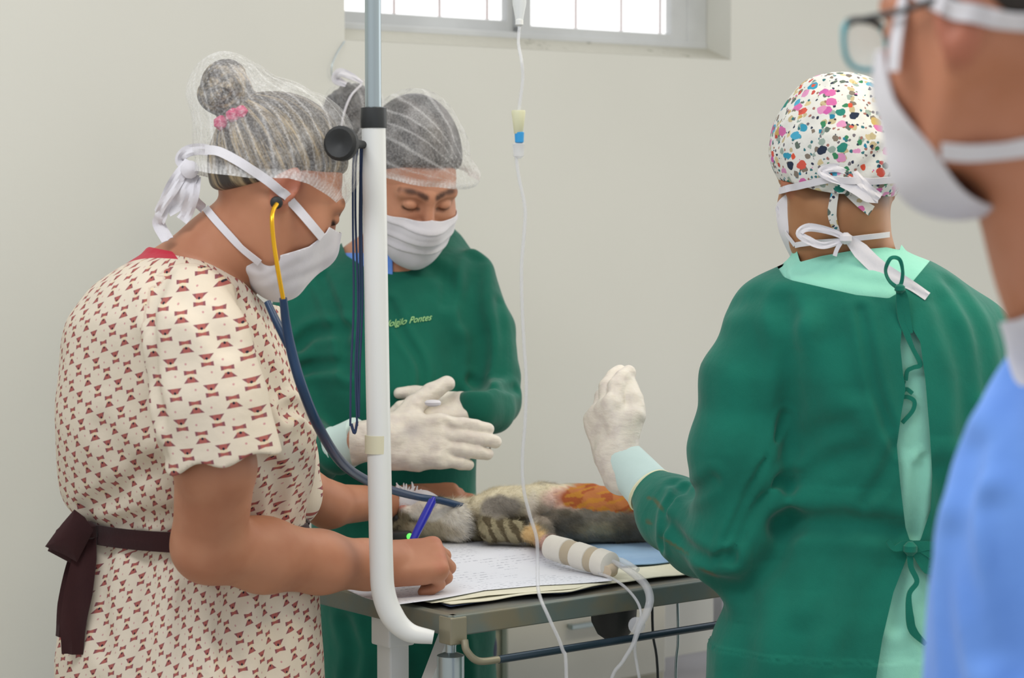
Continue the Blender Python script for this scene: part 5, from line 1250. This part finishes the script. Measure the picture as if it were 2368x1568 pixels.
# short fur as strands
T3 = tri(Fc); a_, b_, c_ = Vc[T3[:, 0]], Vc[T3[:, 1]], Vc[T3[:, 2]]; ar = np.linalg.norm(np.cross(b_ - a_, c_ - a_), axis=1)
px_, py_ = proj((a_ + b_ + c_) / 3); shaved = ((px_ > 1285) & (py_ < 1180 + .09 * (px_ - 1400)) & (px_ < 1620)) | ((px_ > 1262) & (py_ > 1246) & (px_ < 1420)); ar = np.where(shaved, 0, ar)
ns = 34000; idx = rs.choice(len(T3), ns, p=ar / ar.sum()); w1, w2 = rs.rand(ns, 1), rs.rand(ns, 1); sw = (w1 + w2) > 1; w1 = np.where(sw, 1 - w1, w1); w2 = np.where(sw, 1 - w2, w2)
R0 = a_[idx] + w1 * (b_[idx] - a_[idx]) + w2 * (c_[idx] - a_[idx]); nn = grad(catf, R0, .003)
dr = np.array([[.75, .25, -.45]]) + rs.normal(size=(ns, 3)) * .28; dr -= nn * (dr * nn).sum(1)[:, None]; dr /= np.linalg.norm(dr, axis=1)[:, None]
ln_ = (.006 + .006 * rs.rand(ns, 1)); px_, py_ = proj(R0); lng = (blob(px_, py_, (1060, 1195), (40, 50), .5)); ln_ = ln_ * (1 + 1.0 * lng)
sd_ = np.cross(dr, nn); tipd = dr * .85 + nn * .45
Vf = np.stack([R0 - sd_ * .00035 - nn * .001, R0 + sd_ * .00035 - nn * .001, R0 + tipd * ln_], 1).reshape(-1, 3); Ff = np.arange(ns * 3).reshape(-1, 3)
cf_ = catcol(R0) * (.8 + .45 * rs.rand(ns, 1)); cf_ = np.repeat(np.clip(cf_, 0, 1), 3, 0)
fm = Mat('fur_strands', '#8a8068', .7); fm.b.inputs['Specular IOR Level'].default_value = .1; fm.color(fm.attr('Col').outputs['Color'])
fur = mesh('fur', Vf, Ff, fm.mat, cat, smooth=False, attrs={'Col': cf_}); fur['kind'] = 'stuff'
# face: closed mouth line, eye, nose
mb = MB(); e_ = trace(catf, 916, 1198)[0]; mb.lathe(e_ + [0, .002, 0], [0, -1, .1], [(0, .002), (.001, .0055), (.003, .005), (.005, .001)], 12); mb.obj('eye', M_BLACK2, cat)
mb = MB(); e_ = trace(catf, 932, 1166)[0]; mb.lathe(e_ + [0, .003, 0], [-.4, -1, .5], [(0, .002), (.001, .004), (.003, .0035), (.005, .001)], 10); mb.obj('nose', Mat('pink_nose', '#c48278', .5).mat, cat)
# bandaged foreleg
bdm = m_cloth('white_adhesive_bandage', '#dedad0', '#d3cfc5', bump=.3)
mb = MB(); A_ = at(1278, 1266, 3.645); B_ = at(1396, 1312, 3.555); A_[2] = max(A_[2], TZ + .03); B_[2] = max(B_[2], TZ + .028); ax = unit(B_ - A_); LL = np.linalg.norm(B_ - A_)
mb.lathe(A_, ax, [(-.004, .014), (-.004, .020), (LL * .30, .0215), (LL * .31, .0195), (LL * .48, .0195), (LL * .49, .0215), (LL * .75, .021), (LL * .76, .019), (LL * .9, .0195), (LL * .91, .022), (LL * 1.12, .021), (LL * 1.18, .012)], 24)
bd = mb.obj('bandage', bdm, cat); bd['label'] = 'white bandage wrapped round the outstretched foreleg'
mb = MB()
for f0, f1, r_ in ((.31, .48, .0202), (.76, .9, .0200)): mb.lathe(A_, ax, [(LL * f0, r_ - .001), (LL * f0, r_), (LL * f1, r_), (LL * f1, r_ - .001)], 24)
mb.obj('tape', Mat('beige_tape', '#b3a68f', .7).mat, bd)
mb = MB(); mb.tube([B_ + ax * .016 + [0, 0, -.006], at(1402, 1322, 3.53)], [.013, .009], 14, 1); mb.obj('paw', Mat('tan_cotton_wad', '#cbb9a0', .9).mat, cat)
# gauze tuft on the far side of the head and tape round the breathing tube
gz = thing('gauze', 'frayed white gauze tuft standing up beside the cat head', 'gauze', at(945, 1160, 3.80))
mb = MB()
for i in range(46):
    a = rs.uniform(-1.25, 1.25); l = rs.uniform(.012, .028); b0 = at(942 + rs.uniform(-14, 14), 1152 + rs.uniform(-6, 6), 3.80)
    e1_ = b0 + np.array([math.sin(a) * l, rs.uniform(-.008, .008), math.cos(a) * l]); mb.tube([b0, (b0 + e1_) / 2 + rs.normal(size=3) * .002, e1_], [.0042, .003, .0008], 5, 2)
mb.obj('fibres', M_WHITE, gz)
mb = MB(); mb.box(at(948, 1166, 3.80), (.020, .010, .014), np.eye(3), .007); mb.obj('pad', M_WHITE, gz)
tpc = thing('tape_strip', 'white tape strip tied around the tube above the cat muzzle', 'tape', at(985, 1156, 3.78))
mb = MB(); mb.ribbon(A3((962, 1140, 3.79), (985, 1144, 3.775), (1008, 1156, 3.775), (1000, 1172, 3.78)), [[0, -1, .3]] * 4, [.010, .014, .012, .008], .002); mb.obj('strip', M_WHITE, tpc)
# infusion tubes from the bandaged leg over the table edge
ext = thing('extension_tubing', 'clear tubes running from the bandaged leg over the table edge', 'tube', at(1440, 1330, 3.50))
yq = 3.50
ca_ = A3((1398, 1290, 3.55), (1430, 1305, 3.53), (1462, 1325, 3.50), (1492, 1352, 3.44), (1503, 1385, 3.40), (1494, 1420, 3.39), (1478, 1450, 3.39), (1464, 1490, 3.39), (1440, 1530, 3.39), (1412, 1580, 3.39), (1396, 1750, 3.39), (1384, 1960, 3.39), (1380, 2200, 3.39), (1360, 2480, 3.39))
mb = MB(); mb.tube(ca_, [.0035, .0045, .006, .0065, .0065, .006, .005, .0035, .003, .003, .003, .003, .003, .003], 12); mb.obj('tubing', M_CLEAR2, ext)
mb = MB(); mb.tube(A3((1385, 1325, 3.54), (1420, 1340, 3.50), (1450, 1362, 3.46), (1474, 1392, 3.42), (1482, 1420, 3.405), (1476, 1452, 3.40), (1468, 1500, 3.40), (1474, 1545, 3.40), (1482, 1600, 3.40), (1490, 1760, 3.40), (1494, 2000, 3.40), (1500, 2300, 3.40)), .0024, 10); mb.obj('tubing', M_CLEAR2, ext)
mb = MB(); mb.tube(A3((1400, 1288, 3.57), (1440, 1298, 3.56), (1475, 1318, 3.53)), [.003, .005, .004], 10); mb.obj('connector', M_CLEAR, ext)
mb = MB(); mb.lathe(at(1472, 1446, 3.40), [0.1, -1, 0], [(-.006, .004), (-.005, .012), (.003, .013), (.006, .006)], 18); mb.obj('roller_clamp', M_CLEAR2, ext)
wires = ((1508, 1425, 1522, 1590), (1566, 1440, 1562, 1590))
cz = thing('hanging_cables', 'two thin dark cables hanging below the table from its underside', 'cable', tp(.42, .12, TZ - .05))
for i, (x0, y0, x1, y1) in enumerate(wires):
    q0 = at(x0, y0, 3.62); q1 = at(x1, y1, 3.62); q2 = q1 + [0, 0, -.35]; q0[2] = TZ - .03; mb = MB(); mb.tube([q0, at(x0 + 2, y0 + 40, 3.62), q1, q2], .0022, 8); mb.obj('cable', M_BLACK2 if i == 0 else M_STEEL, cz)
# fine thread curving from the window corner to the wall
th0 = [onwall(797, 95, -.004), onwall(778, 125, -.010), onwall(767, 155, -.012), onwall(768, 185, -.006)]
mb = MB(); mb.tube(th0, .0012, 6); tag(mb.obj('wire', M_STEEL), 'fine grey wire curving down from the lower left corner of the window', 'wire')
